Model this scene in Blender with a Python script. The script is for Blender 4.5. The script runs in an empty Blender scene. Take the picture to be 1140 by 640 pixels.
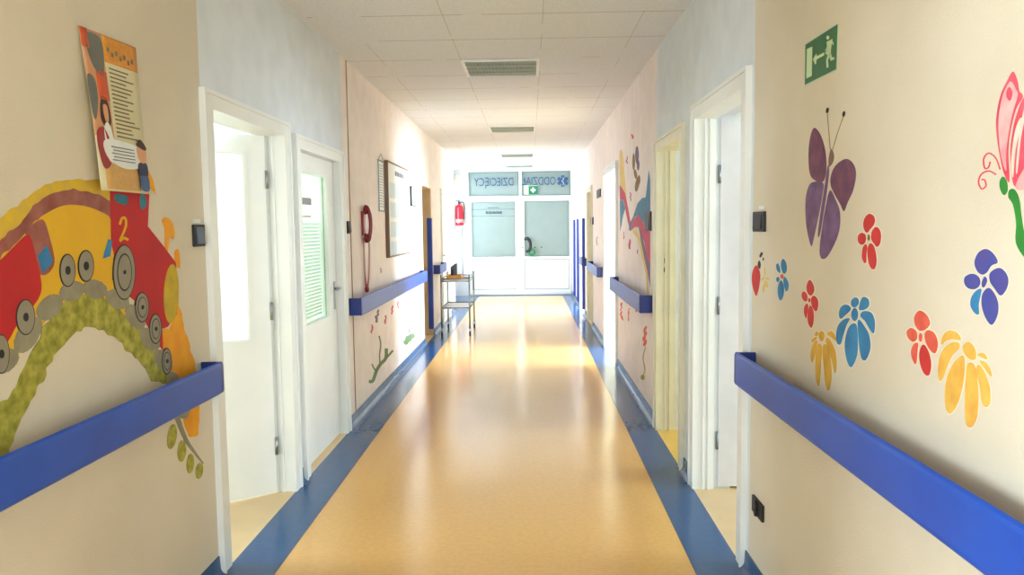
import bpy, math, random
from mathutils import Vector, Matrix
from mathutils.geometry import tessellate_polygon
random.seed(7)
sc = bpy.context.scene
COL = sc.collection

# ------------------------------------------------------------------ camera (calibrated on the corridor's vanishing point)
F, ROLL, H = 845.0, .012, 1.5
ey = Vector((20, -67, F)).normalized()
dn = Vector((ROLL, 1, -(20 * ROLL - 67) / F)).normalized()
rt = dn.cross(ey)
EYE = Vector((0, 0, H))
cam = bpy.data.cameras.new('camera'); camo = bpy.data.objects.new('camera', cam); COL.objects.link(camo)
cam.sensor_width = 36; cam.lens = F / 1140 * 36; cam.clip_start = .02
# world axes of the camera: rows rt/ey/dn hold X, Y, -Z in camera coordinates (x right, y down, z forward)
ax = Vector((rt.x, ey.x, -dn.x)); ay = Vector((rt.y, ey.y, -dn.y)); az = Vector((rt.z, ey.z, -dn.z))
m = Matrix.Identity(4)
for i in range(3):
    m[i][0] = ax[i]; m[i][1] = -ay[i]; m[i][2] = -az[i]; m[i][3] = EYE[i]
camo.matrix_world = m
sc.camera = camo
def ray(px, py):
    v = Vector((px - 570, py - 320, F)); return Vector((v.dot(rt), v.dot(ey), -v.dot(dn)))
LX, RX, CZ, EY = -1.375, .93, 2.77, 16.8
def on_x(px, py, x):
    r = ray(px, py); return EYE + r * (x / r.x)
def on_y(px, py, y):
    r = ray(px, py); return EYE + r * (y / r.y)

# ------------------------------------------------------------------ light and exposure
w = bpy.data.worlds.new('World'); sc.world = w; w.use_nodes = True
w.node_tree.nodes['Background'].inputs[0].default_value = (.86, .93, 1, 1)
w.node_tree.nodes['Background'].inputs[1].default_value = 1.2
sc.view_settings.view_transform = 'Standard'; sc.view_settings.look = 'None'
sc.view_settings.exposure = 1.5; sc.view_settings.gamma = 1; sc.view_settings.use_curve_mapping = False
sc.cycles.use_denoising = True; sc.cycles.max_bounces = 10; sc.cycles.diffuse_bounces = 6; sc.cycles.sample_clamp_indirect = 6
LP = dict(back=90, near_left=170, near_right=235, left_room=74, right_room=50, right_room2=48, right_room3=430, lobby=60, stair=9, side=330)
def added_light(name, loc, size, direction, power, color=(.68, .85, 1)):  # area lamp standing in for daylight, added out of view
    l = bpy.data.lights.new(name, 'AREA'); l.shape = 'RECTANGLE'; l.size, l.size_y = size; l.energy = power; l.color = color
    o = bpy.data.objects.new(name, l); COL.objects.link(o); o.location = loc
    o.rotation_euler = Vector(direction).to_track_quat('-Z', 'Y').to_euler()
    return o

# ------------------------------------------------------------------ materials
def lin(c):
    return tuple(((x / 255) / 12.92 if x / 255 <= .04045 else ((x / 255 + .055) / 1.055) ** 2.4) for x in c) + (1,)
MATS = {}
def mat(name, c, rough=.6, metal=0, c2=None, scale=6, bump=0, bscale=80, spec=.5, detail=4, trans=0, contrast=(.35, .65)):
    if name in MATS: return MATS[name]
    M = bpy.data.materials.new(name); M.use_nodes = True; nt = M.node_tree; b = nt.nodes['Principled BSDF']
    b.inputs['Roughness'].default_value = rough; b.inputs['Metallic'].default_value = metal
    b.inputs['Specular IOR Level'].default_value = spec
    tc = nt.nodes.new('ShaderNodeNewGeometry')
    n = nt.nodes.new('ShaderNodeTexNoise'); n.inputs['Scale'].default_value = scale; n.inputs['Detail'].default_value = detail
    nt.links.new(tc.outputs['Position'], n.inputs['Vector'])
    mr = nt.nodes.new('ShaderNodeMapRange'); mr.inputs[1].default_value, mr.inputs[2].default_value = contrast
    nt.links.new(n.outputs['Fac'], mr.inputs[0])
    mx = nt.nodes.new('ShaderNodeMix'); mx.data_type = 'RGBA'
    mx.inputs['A'].default_value = lin(c); mx.inputs['B'].default_value = lin(c2 if c2 else tuple(min(255, x * .965) for x in c))
    nt.links.new(mr.outputs[0], mx.inputs['Factor']); nt.links.new(mx.outputs['Result'], b.inputs['Base Color'])
    if bump:
        n2 = nt.nodes.new('ShaderNodeTexNoise'); n2.inputs['Scale'].default_value = bscale; n2.inputs['Detail'].default_value = 3
        nt.links.new(tc.outputs['Position'], n2.inputs['Vector'])
        bp = nt.nodes.new('ShaderNodeBump'); bp.inputs['Strength'].default_value = bump; bp.inputs['Distance'].default_value = .004
        nt.links.new(n2.outputs['Fac'], bp.inputs['Height']); nt.links.new(bp.outputs[0], b.inputs['Normal'])
    if trans:
        t = nt.nodes.new('ShaderNodeBsdfTranslucent'); t.inputs[0].default_value = lin(c)
        ms = nt.nodes.new('ShaderNodeMixShader'); ms.inputs[0].default_value = trans
        nt.links.new(b.outputs[0], ms.inputs[1]); nt.links.new(t.outputs[0], ms.inputs[2])
        nt.links.new(ms.outputs[0], nt.nodes['Material Output'].inputs[0])
    MATS[name] = M; return M
wall_near = mat('beige_wall', (222, 211, 190), .75, bump=.35, bscale=160, c2=(215, 203, 181), scale=2)
wall_white = mat('white_wall', (224, 229, 233), .7, bump=.2, bscale=160)
wall_cream = mat('cream_wall', (244, 232, 226), .7, bump=.2, bscale=160)
wall_room = mat('room_wall', (238, 238, 228), .8)
wall_room_cream = mat('cream_room_wall', (238, 228, 184), .8)
wall_tan_shade = mat('tan_reveal', (205, 178, 140), .7)  # tan holds the shade of the unlit recess in its colour
white = mat('white_lacquer', (236, 237, 232), .38, c2=(230, 231, 226), scale=3)
cream_paint = mat('cream_lacquer', (232, 226, 200), .4)
whitep = mat('white_plastic', (240, 241, 240), .35)
blue = mat('blue_vinyl', (14, 78, 184), .38, c2=(12, 72, 175), bump=.15, bscale=400)
blue_dark = mat('blue_end_cap', (24, 48, 132), .4)
skirt = mat('blue_linoleum_skirting', (42, 84, 128), .25, c2=(36, 76, 120))
lino = mat('beige_linoleum', (232, 183, 108), .17, c2=(227, 177, 102), scale=40, bump=.03, bscale=3, spec=.55)
lino_blue = mat('blue_linoleum', (18, 84, 138), .18, c2=(15, 79, 133), scale=30, bump=.02, bscale=4)
lino_room = mat('room_linoleum', (226, 196, 146), .3)
lino_yellow = mat('yellow_linoleum', (232, 190, 92), .3)
seam = mat('dark_seam', (52, 48, 50), .5)
black = mat('black_plastic', (22, 23, 25), .55)
blackm = mat('black_rubber', (28, 28, 30), .6)
steel = mat('brushed_steel', (150, 155, 160), .3, metal=.9)
chrome = mat('chrome_tube', (150, 160, 165), .22, metal=.95)
red = mat('red_plastic', (150, 22, 34), .35)
redp = mat('red_enamel', (205, 18, 36), .3)
louvre = mat('grey_green_louvre', (166, 178, 168), .5, c2=(150, 164, 156), scale=30)
glass_pale = mat('frosted_pale_glass', (192, 206, 202), .35, trans=.62)
glass_white = mat('frosted_white_glass', (240, 246, 242), .35, trans=.55)
glass_green = mat('green_tinted_glass', (226, 240, 224), .15)
_nt = glass_green.node_tree; _t = _nt.nodes.new('ShaderNodeBsdfTransparent'); _t.inputs[0].default_value = lin((240, 250, 240)); _m = _nt.nodes.new('ShaderNodeMixShader'); _m.inputs[0].default_value = .68
_nt.links.new(_nt.nodes['Principled BSDF'].outputs[0], _m.inputs[1]); _nt.links.new(_t.outputs[0], _m.inputs[2]); _nt.links.new(_m.outputs[0], _nt.nodes['Material Output'].inputs[0])
paper = mat('white_paper', (238, 240, 238), .6)
ink = mat('dark_ink', (70, 74, 84), .6)
ink_blue = mat('blue_lettering', (40, 84, 130), .5)
mirror_gray = mat('grey_gasket', (120, 140, 142), .5)
wood = mat('brown_wood', (128, 98, 74), .5)
joint = mat('wall_joint', (168, 140, 112), .8)
# suspended ceiling: 0.6 m tiles with fine broken joints and small dark pits
def ceiling_mat():
    M = bpy.data.materials.new('ceiling_tiles'); M.use_nodes = True; nt = M.node_tree; N = nt.nodes; L = nt.links
    b = N['Principled BSDF']; b.inputs['Roughness'].default_value = .85
    g = N.new('ShaderNodeNewGeometry'); sp = N.new('ShaderNodeSeparateXYZ'); L.new(g.outputs['Position'], sp.inputs[0])
    def math_(op, a, bb):
        n = N.new('ShaderNodeMath'); n.operation = op
        for i, v in enumerate((a, bb)):
            if v is None: continue
            if isinstance(v, (int, float)): n.inputs[i].default_value = v
            else: L.new(v, n.inputs[i])
        return n.outputs[0]
    def joint_(axis, off, wd):
        t = math_('ADD', sp.outputs[axis], off); t = math_('DIVIDE', t, .6); t = math_('FRACT', t, None)
        t = math_('SUBTRACT', t, .5); t = math_('ABSOLUTE', t, None); return math_('GREATER_THAN', t, .5 - wd)
    jx = joint_(0, .51 + 6, .0022); jy = joint_(1, -5.84 + 60, .0065)
    n = N.new('ShaderNodeTexNoise'); n.inputs['Scale'].default_value = 2.2; L.new(g.outputs['Position'], n.inputs['Vector'])
    brk = math_('GREATER_THAN', n.outputs['Fac'], .44)
    j = math_('MULTIPLY', math_('MAXIMUM', jx, jy), brk)
    n2 = N.new('ShaderNodeTexNoise'); n2.inputs['Scale'].default_value = 120; L.new(g.outputs['Position'], n2.inputs['Vector'])
    mx = N.new('ShaderNodeMix'); mx.data_type = 'RGBA'; mx.inputs['A'].default_value = lin((230, 232, 236)); mx.inputs['B'].default_value = lin((217, 218, 221))
    mr = N.new('ShaderNodeMapRange'); mr.inputs[1].default_value = .4; mr.inputs[2].default_value = .7; L.new(n2.outputs['Fac'], mr.inputs[0]); L.new(mr.outputs[0], mx.inputs['Factor'])
    m2 = N.new('ShaderNodeMix'); m2.data_type = 'RGBA'; L.new(mx.outputs['Result'], m2.inputs['A']); m2.inputs['B'].default_value = lin((166, 152, 138))
    L.new(j, m2.inputs['Factor']); L.new(m2.outputs['Result'], b.inputs['Base Color'])
    return M
ceil_m = ceiling_mat()

# ------------------------------------------------------------------ mesh helpers
def tag(o, label=None, cat=None, group=None, kind=None):
    if label: o['label'] = label
    if cat: o['category'] = cat
    if group: o['group'] = group
    if kind: o['kind'] = kind
    return o
def wloc(o):
    v = Vector((0, 0, 0))
    while o: v += o.location; o = o.parent
    return v
def empty(name, loc, label, cat, group=None):
    o = bpy.data.objects.new(name, None); COL.objects.link(o); o.location = loc; o.empty_display_size = .1
    return tag(o, label, cat, group)
class MB:
    def __init__(s): s.v = []; s.f = []; s.mi = []; s.sm = []; s.cur = 0
    def add(s, vs, fs, smooth=False):
        k = len(s.v); s.v += [Vector(v) for v in vs]
        for f in fs: s.f.append([i + k for i in f]); s.mi.append(s.cur); s.sm.append(smooth)
        return s
    def box(s, a, b):
        x0, x1 = sorted((a[0], b[0])); y0, y1 = sorted((a[1], b[1])); z0, z1 = sorted((a[2], b[2]))
        return s.add([(x0,y0,z0),(x1,y0,z0),(x1,y1,z0),(x0,y1,z0),(x0,y0,z1),(x1,y0,z1),(x1,y1,z1),(x0,y1,z1)],
                     [(0,3,2,1),(4,5,6,7),(0,1,5,4),(1,2,6,5),(2,3,7,6),(3,0,4,7)])
    def tube(s, pts, r, n=10, smooth=True, closed=False):
        pts = [Vector(p) for p in pts]; k = len(pts); rings = []
        prev = None
        for i, p in enumerate(pts):
            if closed: t = pts[(i + 1) % k] - pts[i - 1]
            else: t = pts[min(i + 1, k - 1)] - pts[max(i - 1, 0)]
            t.normalize()
            if prev is None:
                u = t.orthogonal().normalized()
            else: u = (prev - t * prev.dot(t)).normalized()
            prev = u; v = t.cross(u); rr = r[i] if isinstance(r, (list, tuple)) else r
            rings.append([p + (u * math.cos(a) + v * math.sin(a)) * rr for a in [2 * math.pi * j / n for j in range(n)]])
        vs = [q for rg in rings for q in rg]; fs = []
        for i in range(k if closed else k - 1):
            a0 = i * n; b0 = ((i + 1) % k) * n
            for j in range(n): fs.append((a0 + j, a0 + (j + 1) % n, b0 + (j + 1) % n, b0 + j))
        if not closed: fs += [tuple(range(n))[::-1], tuple((k - 1) * n + j for j in range(n))]
        return s.add(vs, fs, smooth)
    def lathe(s, c, prof, axis='z', n=24):
        vs = []; fs = []
        for (r, h) in prof:
            for j in range(n):
                a = 2 * math.pi * j / n; x, y = r * math.cos(a), r * math.sin(a)
                q = {'z': (x, y, h), 'y': (x, h, -y), 'x': (h, x, y)}[axis]
                vs.append(Vector(c) + Vector(q))
        for i in range(len(prof) - 1):
            for j in range(n): fs.append((i*n+j, i*n+(j+1)%n, (i+1)*n+(j+1)%n, (i+1)*n+j))
        fs += [tuple(range(n))[::-1], tuple((len(prof)-1)*n + j for j in range(n))]
        return s.add(vs, fs, True)
    def prism(s, poly, ext):   # planar polygon of 3D points extruded by vector ext
        poly = [Vector(p) for p in poly]; ext = Vector(ext); n = len(poly)
        tris = tessellate_polygon([poly])
        vs = poly + [p + ext for p in poly]
        fs = [tuple(t) for t in tris] + [tuple(n + i for i in t[::-1]) for t in tris]
        fs += [(i, (i + 1) % n, n + (i + 1) % n, n + i) for i in range(n)]
        return s.add(vs, fs)
    def build(s, name, mats, parent=None, bevel=0, seg=2):
        me = bpy.data.meshes.new(name); off = wloc(parent) if parent else Vector((0, 0, 0))
        me.from_pydata([v - off for v in s.v], [], s.f)
        for m_ in (mats if isinstance(mats, (list, tuple)) else [mats]): me.materials.append(m_)
        for p, i, q in zip(me.polygons, s.mi, s.sm): p.material_index = i; p.use_smooth = q
        me.update()
        import bmesh
        bm = bmesh.new(); bm.from_mesh(me); bmesh.ops.recalc_face_normals(bm, faces=bm.faces); bm.to_mesh(me); bm.free()
        o = bpy.data.objects.new(name, me); COL.objects.link(o); o.parent = parent
        if bevel:
            md = o.modifiers.new('bevel', 'BEVEL'); md.width = bevel; md.segments = seg; md.limit_method = 'ANGLE'
        return o
def box(name, a, b, m_, parent=None, bevel=0): return MB().box(a, b).build(name, m_, parent, bevel)
def struct(o): o['kind'] = 'structure'; return o
def smooth(pts, sub=5, closed=True):
    n = len(pts); out = []
    P = lambda i: Vector(pts[i % n]) if closed else Vector(pts[max(0, min(n - 1, i))])
    for i in range(n if closed else n - 1):
        p0, p1, p2, p3 = P(i - 1), P(i), P(i + 1), P(i + 2)
        for k in range(sub):
            t = k / sub
            out.append(.5 * ((2*p1) + (p2-p0)*t + (2*p0-5*p1+4*p2-p3)*t*t + (-p0+3*p1-3*p2+p3)*t**3))
    if not closed: out.append(Vector(pts[-1]))
    return out

# ------------------------------------------------------------------ structure
T = .2
def wall(name, x, out, y0, y1, openings, zones, top=CZ, z0=0):
    """wall slab from x to x+out*T along Y; openings (ya, yb, zb, zt); zones (y_end, material index)"""
    mb = MB(); cuts = sorted({y0, y1, *[o[0] for o in openings], *[o[1] for o in openings], *[z[0] for z in zones if y0 < z[0] < y1]})
    for a, b in zip(cuts, cuts[1:]):
        mid = (a + b) / 2; mb.cur = next((i for e, i in zones if mid < e), zones[-1][1])
        op = next((o for o in openings if o[0] <= mid <= o[1]), None)
        if op is None: mb.box((x, a, z0), (x + out * T, b, top))
        else:
            if op[2] > z0: mb.box((x, a, z0), (x + out * T, b, op[2]))
            mb.box((x, a, op[3]), (x + out * T, b, top))
    return mb
ZN = [(3.2, 0), (5.62, 1), (99, 2)]
WM = [wall_near, wall_white, wall_cream, wall_tan_shade]
L_OPEN = [(-.1, 1.2, 0, 2.1), (3.26, 4.25, 0, 2.04), (4.50, 5.48, 0, 2.0), (9.73, 10.6, 0, 2.06), (11.75, 12.75, 0, 2.05)]  # first opening, out of view, added to let side light in
R_OPEN = [(-.9, .3, 0, 2.1), (3.31, 4.27, 0, 2.10), (4.65, 5.53, 0, 2.05), (8.15, 9.40, 0, 2.13), (11.35, 12.15, 0, 2.05), (13.0, 14.4, 0, 2.35)]  # first opening lies out of view, added for light on the left wall
struct(wall('wall_left', LX, -1, -6, 13.8, L_OPEN, ZN).build('wall_left', WM))
struct(wall('wall_right', RX, 1, -6, EY + .2, R_OPEN, ZN).build('wall_right', WM))
fl = MB()
BL, BR = -1.136, .705
fl.cur = 0; fl.box((BL + .004, -6, -.05), (BR - .004, EY - .22, 0))
fl.cur = 1; fl.box((LX + .012, -6, -.05), (BL, EY, 0)); fl.box((BR, -6, -.05), (RX - .012, EY, 0)); fl.box((BL, EY - .22, -.05), (BR, EY, 0)); fl.box((-1.72, 13.8, -.05), (LX + .012, EY, 0))
fl.cur = 2; fl.box((BL, -6, -.05), (BL + .004, EY - .22, 0)); fl.box((BR - .004, -6, -.05), (BR, EY - .22, 0))
fl.cur = 3; fl.box((-5.2, -6, -.05), (LX + .012, 13.8, 0)); fl.box((RX - .012, -6, -.05), (4.8, 4.45, 0)); fl.box((RX - .012, 6.2, -.05), (4.8, EY + 3, 0)); fl.box((LX, EY, -.05), (RX - .012, EY + 3, 0))
fl.cur = 4; fl.box((RX - .012, 4.45, -.05), (4.8, 6.2, 0))
struct(fl.build('floor', [lino, lino_blue, seam, lino_room, lino_yellow]))
struct(box('ceiling', (-5.2, -6, CZ), (4.8, EY + 3, CZ + .1), ceil_m))
# lobby recess at the far left and the end wall beside and above the glazed doors
lob = wall('x', -1.72, -1, 13.6, EY + .2, [(14.2, 16.5, .8, 2.45)], [(99, 0)])
lob.box((-1.72, 13.6, 0), (LX - .2, 13.8, CZ))
struct(lob.build('wall_lobby', wall_white))
ew = MB(); ew.box((-1.72, EY, 0), (-1.375, EY + .2, CZ)); ew.box((-1.375, EY, 2.755), (RX, EY + .2, CZ)); struct(ew.build('wall_end', wall_white))
bw = MB(); bw.box((-5.2, -6.2, 0), (-1.1, -6, CZ)); bw.box((.7, -6.2, 0), (4.8, -6, CZ)); bw.box((-1.1, -6.2, 0), (.7, -6, .25)); bw.box((-1.1, -6.2, 2.6), (.7, -6, CZ))
struct(bw.build('wall_back', wall_white))
# rooms behind the corridor walls
def slab(name, a, b, m_): return struct(box(name, a, b, m_))
ol = wall('x', -5.0, -1, -6, 13.6, [(-.9, 1.3, .8, 2.4), (2.6, 4.2, .8, 2.4), (4.8, 6.4, .8, 2.4)], [(99, 0)]); struct(ol.build('wall_outer_left', wall_room))
orr = wall('x', 4.6, 1, -6, EY + 3, [(-1.2, .8, .8, 2.4), (2.2, 4.0, .8, 2.4), (4.8, 5.9, .9, 2.3), (7.4, 9.4, .8, 2.4), (13.0, 15.0, .8, 2.4)], [(99, 0)]); struct(orr.build('wall_outer_right', wall_room))
for y, n in ((-1.5, 'partition_e'), (1.5, 'partition_a'), (6.95, 'partition_b'), (9.1, 'partition_c'), (13.6, 'partition_d')):
    slab('wall_partition_left', (-5, y, 0), (LX - T, y + .1, CZ), wall_room if y != 9.1 else wall_tan_shade)
for y, m_ in ((-1.8, wall_room), (1.5, wall_room), (4.40, wall_room), (6.1, wall_room_cream), (10.6, wall_room), (12.5, wall_room), (15.6, wall_room)):
    slab('wall_partition_right', (RX + T, y, 0), (4.6, y + .1, CZ), m_)
slab('wall_niche', (-2.2, 9.2, 0), (-2.1, 13.6, CZ), wall_tan_shade)
# stairwell behind the glazed doors
struct(wall('x', LX, -1, EY + .2, EY + 3, [], [(99, 0)]).build('wall_stair_left', wall_room))
sb = MB(); y = EY + 3
sb.box((-1.6, y, 0), (1.15, y + .2, .5)); sb.box((-1.6, y, 2.6), (1.15, y + .2, CZ)); sb.box((-1.6, y, .5), (-1.2, y + .2, 2.6)); sb.box((.8, y, .5), (4.8, y + .2, CZ))
struct(sb.build('wall_stair_back', wall_room))

wn = [0]
def unseen_window(a0, a1, z0, z1, x, axis, power, into, bars=1):
    """framed window in the plane x (axis 'x') or y (axis 'y'), daylight just outside it"""
    wn[0] += 1; mb = MB(); t = .05
    def q(u0, u1, za, zb):
        if axis == 'x': mb.box((x - .03, u0, za), (x + .03, u1, zb))
        else: mb.box((u0, x - .03, za), (u1, x + .03, zb))
    q(a0, a1, z0, z0 + t); q(a0, a1, z1 - t, z1); q(a0, a0 + t, z0, z1); q(a1 - t, a1, z0, z1)
    for i in range(bars):
        c = a0 + (a1 - a0) * (i + 1) / (bars + 1); q(c - .03, c + .03, z0, z1)
    o = struct(mb.build('window_%d' % wn[0], whitep))
    c = (a0 + a1) / 2; zc = (z0 + z1) / 2; s = (a1 - a0, z1 - z0)
    if axis == 'x': added_light('daylight', (x - into * .35, c, zc), s, (into, 0, 0), power)
    else: added_light('daylight', (c, x - into * .35, zc), s, (0, into, 0), power)
unseen_window(-.9, 1.3, .8, 2.4, -5.1, 'x', LP['near_left'], 1, 2)  # windows out of view, added with their lamps to light the corridor
unseen_window(-1.2, .8, .8, 2.4, 4.7, 'x', LP['near_right'], -1)
unseen_window(2.6, 4.2, .8, 2.4, -5.1, 'x', LP['left_room'], 1)
unseen_window(4.8, 6.4, .8, 2.4, -5.1, 'x', LP['left_room'], 1)
unseen_window(2.2, 4.0, .8, 2.4, 4.7, 'x', LP['right_room'], -1)
unseen_window(4.8, 5.9, .9, 2.3, 4.7, 'x', LP['right_room2'], -1)
unseen_window(7.4, 9.4, .8, 2.4, 4.7, 'x', LP['right_room3'], -1)
unseen_window(13.0, 15.0, .8, 2.4, 4.7, 'x', LP['side'], -1)
unseen_window(14.2, 16.5, .8, 2.45, -1.82, 'x', LP['lobby'], 1, 2)
unseen_window(-1.2, .8, .5, 2.6, EY + 3.1, 'y', LP['stair'], -1, 1)
unseen_window(-1.1, .7, .25, 2.6, -6.1, 'y', LP['back'], 1, 1)  # added behind the camera to light the near corridor

# coved skirting, cut at the doors
def skirting(name, x, s, spans, h=.085):
    mb = MB()
    for a, b in spans:
        prof = [(0, 0), (0, h), (s * .006, h), (s * .008, .045)]
        for k in range(1, 7):
            t = math.pi / 2 * k / 6; prof.append((s * (.043 - .035 * math.cos(t)), .038 - .035 * math.sin(t)))
        prof += [(s * .055, .0015), (s * .055, 0)]
        mb.prism([(x + p[0], a, p[1]) for p in prof], (0, b - a, 0))
    return struct(mb.build(name, skirt))
skirting('baseboard_left', LX, 1, [(-6, -.11), (1.21, 3.18), (4.325, 4.41), (5.57, 9.72), (10.61, 11.66), (12.84, 13.8)])
skirting('baseboard_right', RX, -1, [(-6, -.91), (.31, 3.24), (4.345, 4.57), (5.63, 8.06), (9.49, 11.27), (12.24, 12.99), (14.41, EY)])
skirting('baseboard_lobby', -1.72, 1, [(13.8, EY)])
# small ridge in the plaster left and right of the white door bays
struct(MB().box((LX, 5.79, .09), (LX + .006, 5.80, CZ - .0)).build('trim_1', joint))

# ------------------------------------------------------------------ doors
def casing(n, x, s, y0, y1, zt, m_=white, jamb=.13, wd=.075, proj=.02):
    """frame: casing on the corridor side, rebated jamb and head. s=+1 points into the corridor"""
    mb = MB(); X = x + s * proj
    mb.box((x, y0 - wd, 0), (X, y0, zt + .06)); mb.box((x, y1, 0), (X, y1 + wd, zt + .06)); mb.box((x, y0, zt), (X, y1, zt + .06))
    bx = x + s * (proj + .008)          # raised outer bead
    mb.box((X, y0 - wd, 0), (bx, y0 - wd + .018, zt + .042)); mb.box((X, y1 + wd - .018, 0), (bx, y1 + wd, zt + .042)); mb.box((X, y0 - wd, zt + .042), (bx, y1 + wd, zt + .06))
    j = .018; xi = x - s * jamb
    mb.box((X, y0, 0), (xi, y0 + j, zt)); mb.box((X, y1 - j, 0), (xi, y1, zt)); mb.box((X, y0 + j, zt - j), (xi, y1 - j, zt))
    for k in (.35, .62):                # stop and shadow bead on the jambs
        xs = x - s * jamb * k
        mb.box((xs, y0 + j, 0), (xs - s * .014, y0 + j + .010, zt - j)); mb.box((xs, y1 - j - .010, 0), (xs - s * .014, y1 - j, zt - j))
    o = struct(mb.build('door_%d' % n, m_)); return o
def leaf(root, hinge, ang, L, h, t=.04, glass=None, m_=white, gm=glass_white, handle_side=1, hinges=True, side=1, handle=True, hs=1):
    """leaf mesh: local +x from hinge to lock edge, local y thickness; rotated by ang about Z at hinge"""
    R = Matrix.Rotation(ang, 4, 'Z'); base = Vector(hinge)
    def tr(mb):
        mb.v = [base + (R @ v) for v in mb.v]; return mb
    mb = MB(); z0, z1 = .012, h
    if glass:
        u0, u1, g0, g1 = glass
        mb.box((0, 0, z0), (u0, t, z1)); mb.box((u1, 0, z0), (L, t, z1)); mb.box((u0, 0, z0), (u1, t, g0)); mb.box((u0, 0, g1), (u1, t, z1))
    else: mb.box((0, 0, z0), (L, t, z1))
    lf = tr(mb).build('door_leaf', m_, root)
    if glass:
        f = MB()
        for ya in (-.006, t):
            f.box((u0 - .02, ya, g0 - .02), (u1 + .02, ya + .006, g0)); f.box((u0 - .02, ya, g1), (u1 + .02, ya + .006, g1 + .02))
            f.box((u0 - .02, ya, g0), (u0, ya + .006, g1)); f.box((u1, ya, g0), (u1 + .02, ya + .006, g1))
        tr(f).build('glazing_bead', m_, lf)
        tr(MB().box((u0, t * .4, g0), (u1, t * .6, g1))).build('glass_pane', gm, lf)
    if handle:
        hb = MB(); u = L - .06
        for sy, yy in ((-1, 0), (1, t)):
            hb.box((u - .018, yy, .93), (u + .018, yy + sy * .006, 1.13))
            hb.tube([(u, yy, 1.08), (u, yy + sy * .045, 1.08)], .008); hb.tube([(u, yy + sy * .045, 1.08), (u - .11, yy + sy * .045, 1.08)], .008)
        tr(hb).build('door_handle', steel, lf)
    if hinges:
        for z in (.28, 1.05, 1.78):
            tr(MB().tube([(-.006, t * side, z - .05), (-.006, t * side, z + .05)], .009)).build('hinge', steel, lf)
    return lf
def strike(root, x, y, z, s):
    """two small dark lock holes on the far jamb"""
    mb = MB(); mb.box((x - .009, y - .003, z - .025), (x + .009, y, z + .01)); mb.box((x - .007, y - .003, z + .04), (x + .007, y, z + .075))
    mb.build('strike_hole', black, root)
PI = math.pi
# left door 1: open into a bright room
d = casing(1, LX, 1, 3.26, 4.25, 2.04)
leaf(d, (LX - .105, 4.222, 0), math.radians(-90 - 54), .95, 2.02, glass=(.12, .80, .90, 1.92), side=1)
# left door 2: closed, with tall pane and small notice
d = casing(2, LX, 1, 4.50, 5.48, 2.0)
lf2 = leaf(d, (LX - .035, 4.525, 0), PI / 2, .93, 1.98, glass=(.14, .72, .90, 1.86), gm=glass_green, side=0)
# left opening 3 (reveal with its shade painted tan) and door 4
nr = MB(); nr.box((LX - .001, 10.585, 0), (LX - .3, 10.60, 2.06)); nr.box((LX - .001, 9.73, 2.045), (LX - .3, 10.6, 2.06)); d = struct(nr.build('door_3', wall_tan_shade))
d = casing(4, LX, 1, 11.75, 12.75, 2.05)
leaf(d, (LX - .04, 12.73, 0), -PI / 2, .96, 2.03, side=0)
# right door 1: open flat against the partition
d = casing(5, RX, -1, 3.31, 4.27, 2.10, jamb=.10)
leaf(d, (RX + .128, 4.262, 0), 0, .90, 2.08, glass=(.15, .75, .97, 1.95), m_=mat('pale_grey_lacquer', (226, 226, 230), .4), gm=glass_white, side=0)
box('rebate_strip', (RX + .101, 4.275, 0), (RX + .2, 4.29, 2.1), mat('peach_reveal', (214, 176, 140), .7), d)
# right door 2: open into a small cream room
d = casing(6, RX, -1, 4.65, 5.53, 2.05, m_=cream_paint, jamb=.12)
strike(d, RX + .045, 5.512, 1.19, 1)
# right door 3: open to a very bright room
d = casing(7, RX, -1, 8.15, 9.40, 2.13, jamb=.2)
strike(d, RX + .12, 9.38, 1.0, 1)
# right door 4: closed
d = casing(8, RX, -1, 11.35, 12.15, 2.05, m_=cream_paint)
leaf(d, (RX + .05, 12.13, 0), -PI / 2, .76, 2.03, m_=cream_paint, side=0, handle=False)
# opening with white reveal
o_ = MB(); o_.box((RX, 14.38, 0), (RX + .2, 14.4, 2.35)); struct(o_.build('trim_2', white))

# glazed double doors at the end of the corridor
def ey_(px, py): return on_y(px, py, EY)
GD = MB()
def frame_rect(mb, x0, x1, z0, z1, t, ya, yb):
    mb.box((x0, ya, z0), (x0 + t, yb, z1)); mb.box((x1 - t, ya, z0), (x1, yb, z1)); mb.box((x0 + t, ya, z0), (x1 - t, yb, z0 + t)); mb.box((x0 + t, ya, z1 - t), (x1 - t, yb, z1))
x0, x1 = LX, RX
frame_rect(GD, x0, x1, 0, 2.755, .03, EY, EY + .07)
GD.box((x0 + .03, EY, 2.10), (x1 - .03, EY + .07, 2.19)); GD.box((-.235, EY, 2.19), (-.175, EY + .07, 2.725))
for k in (0, 1):
    pass
gd = struct(GD.build('door_9', white, bevel=.004))
for a, b in ((x0 + .03, -.235), (-.175, x1 - .03)):
    g = MB(); g.box((a, EY + .03, 2.19), (b, EY + .04, 2.725)); p = g.build('transom_pane', glass_pale, gd)
    f = MB(); frame_rect(f, a + .002, b - .002, 2.192, 2.723, .022, EY - .004, EY + .03); f.build('gasket', mirror_gray, gd)
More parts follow.
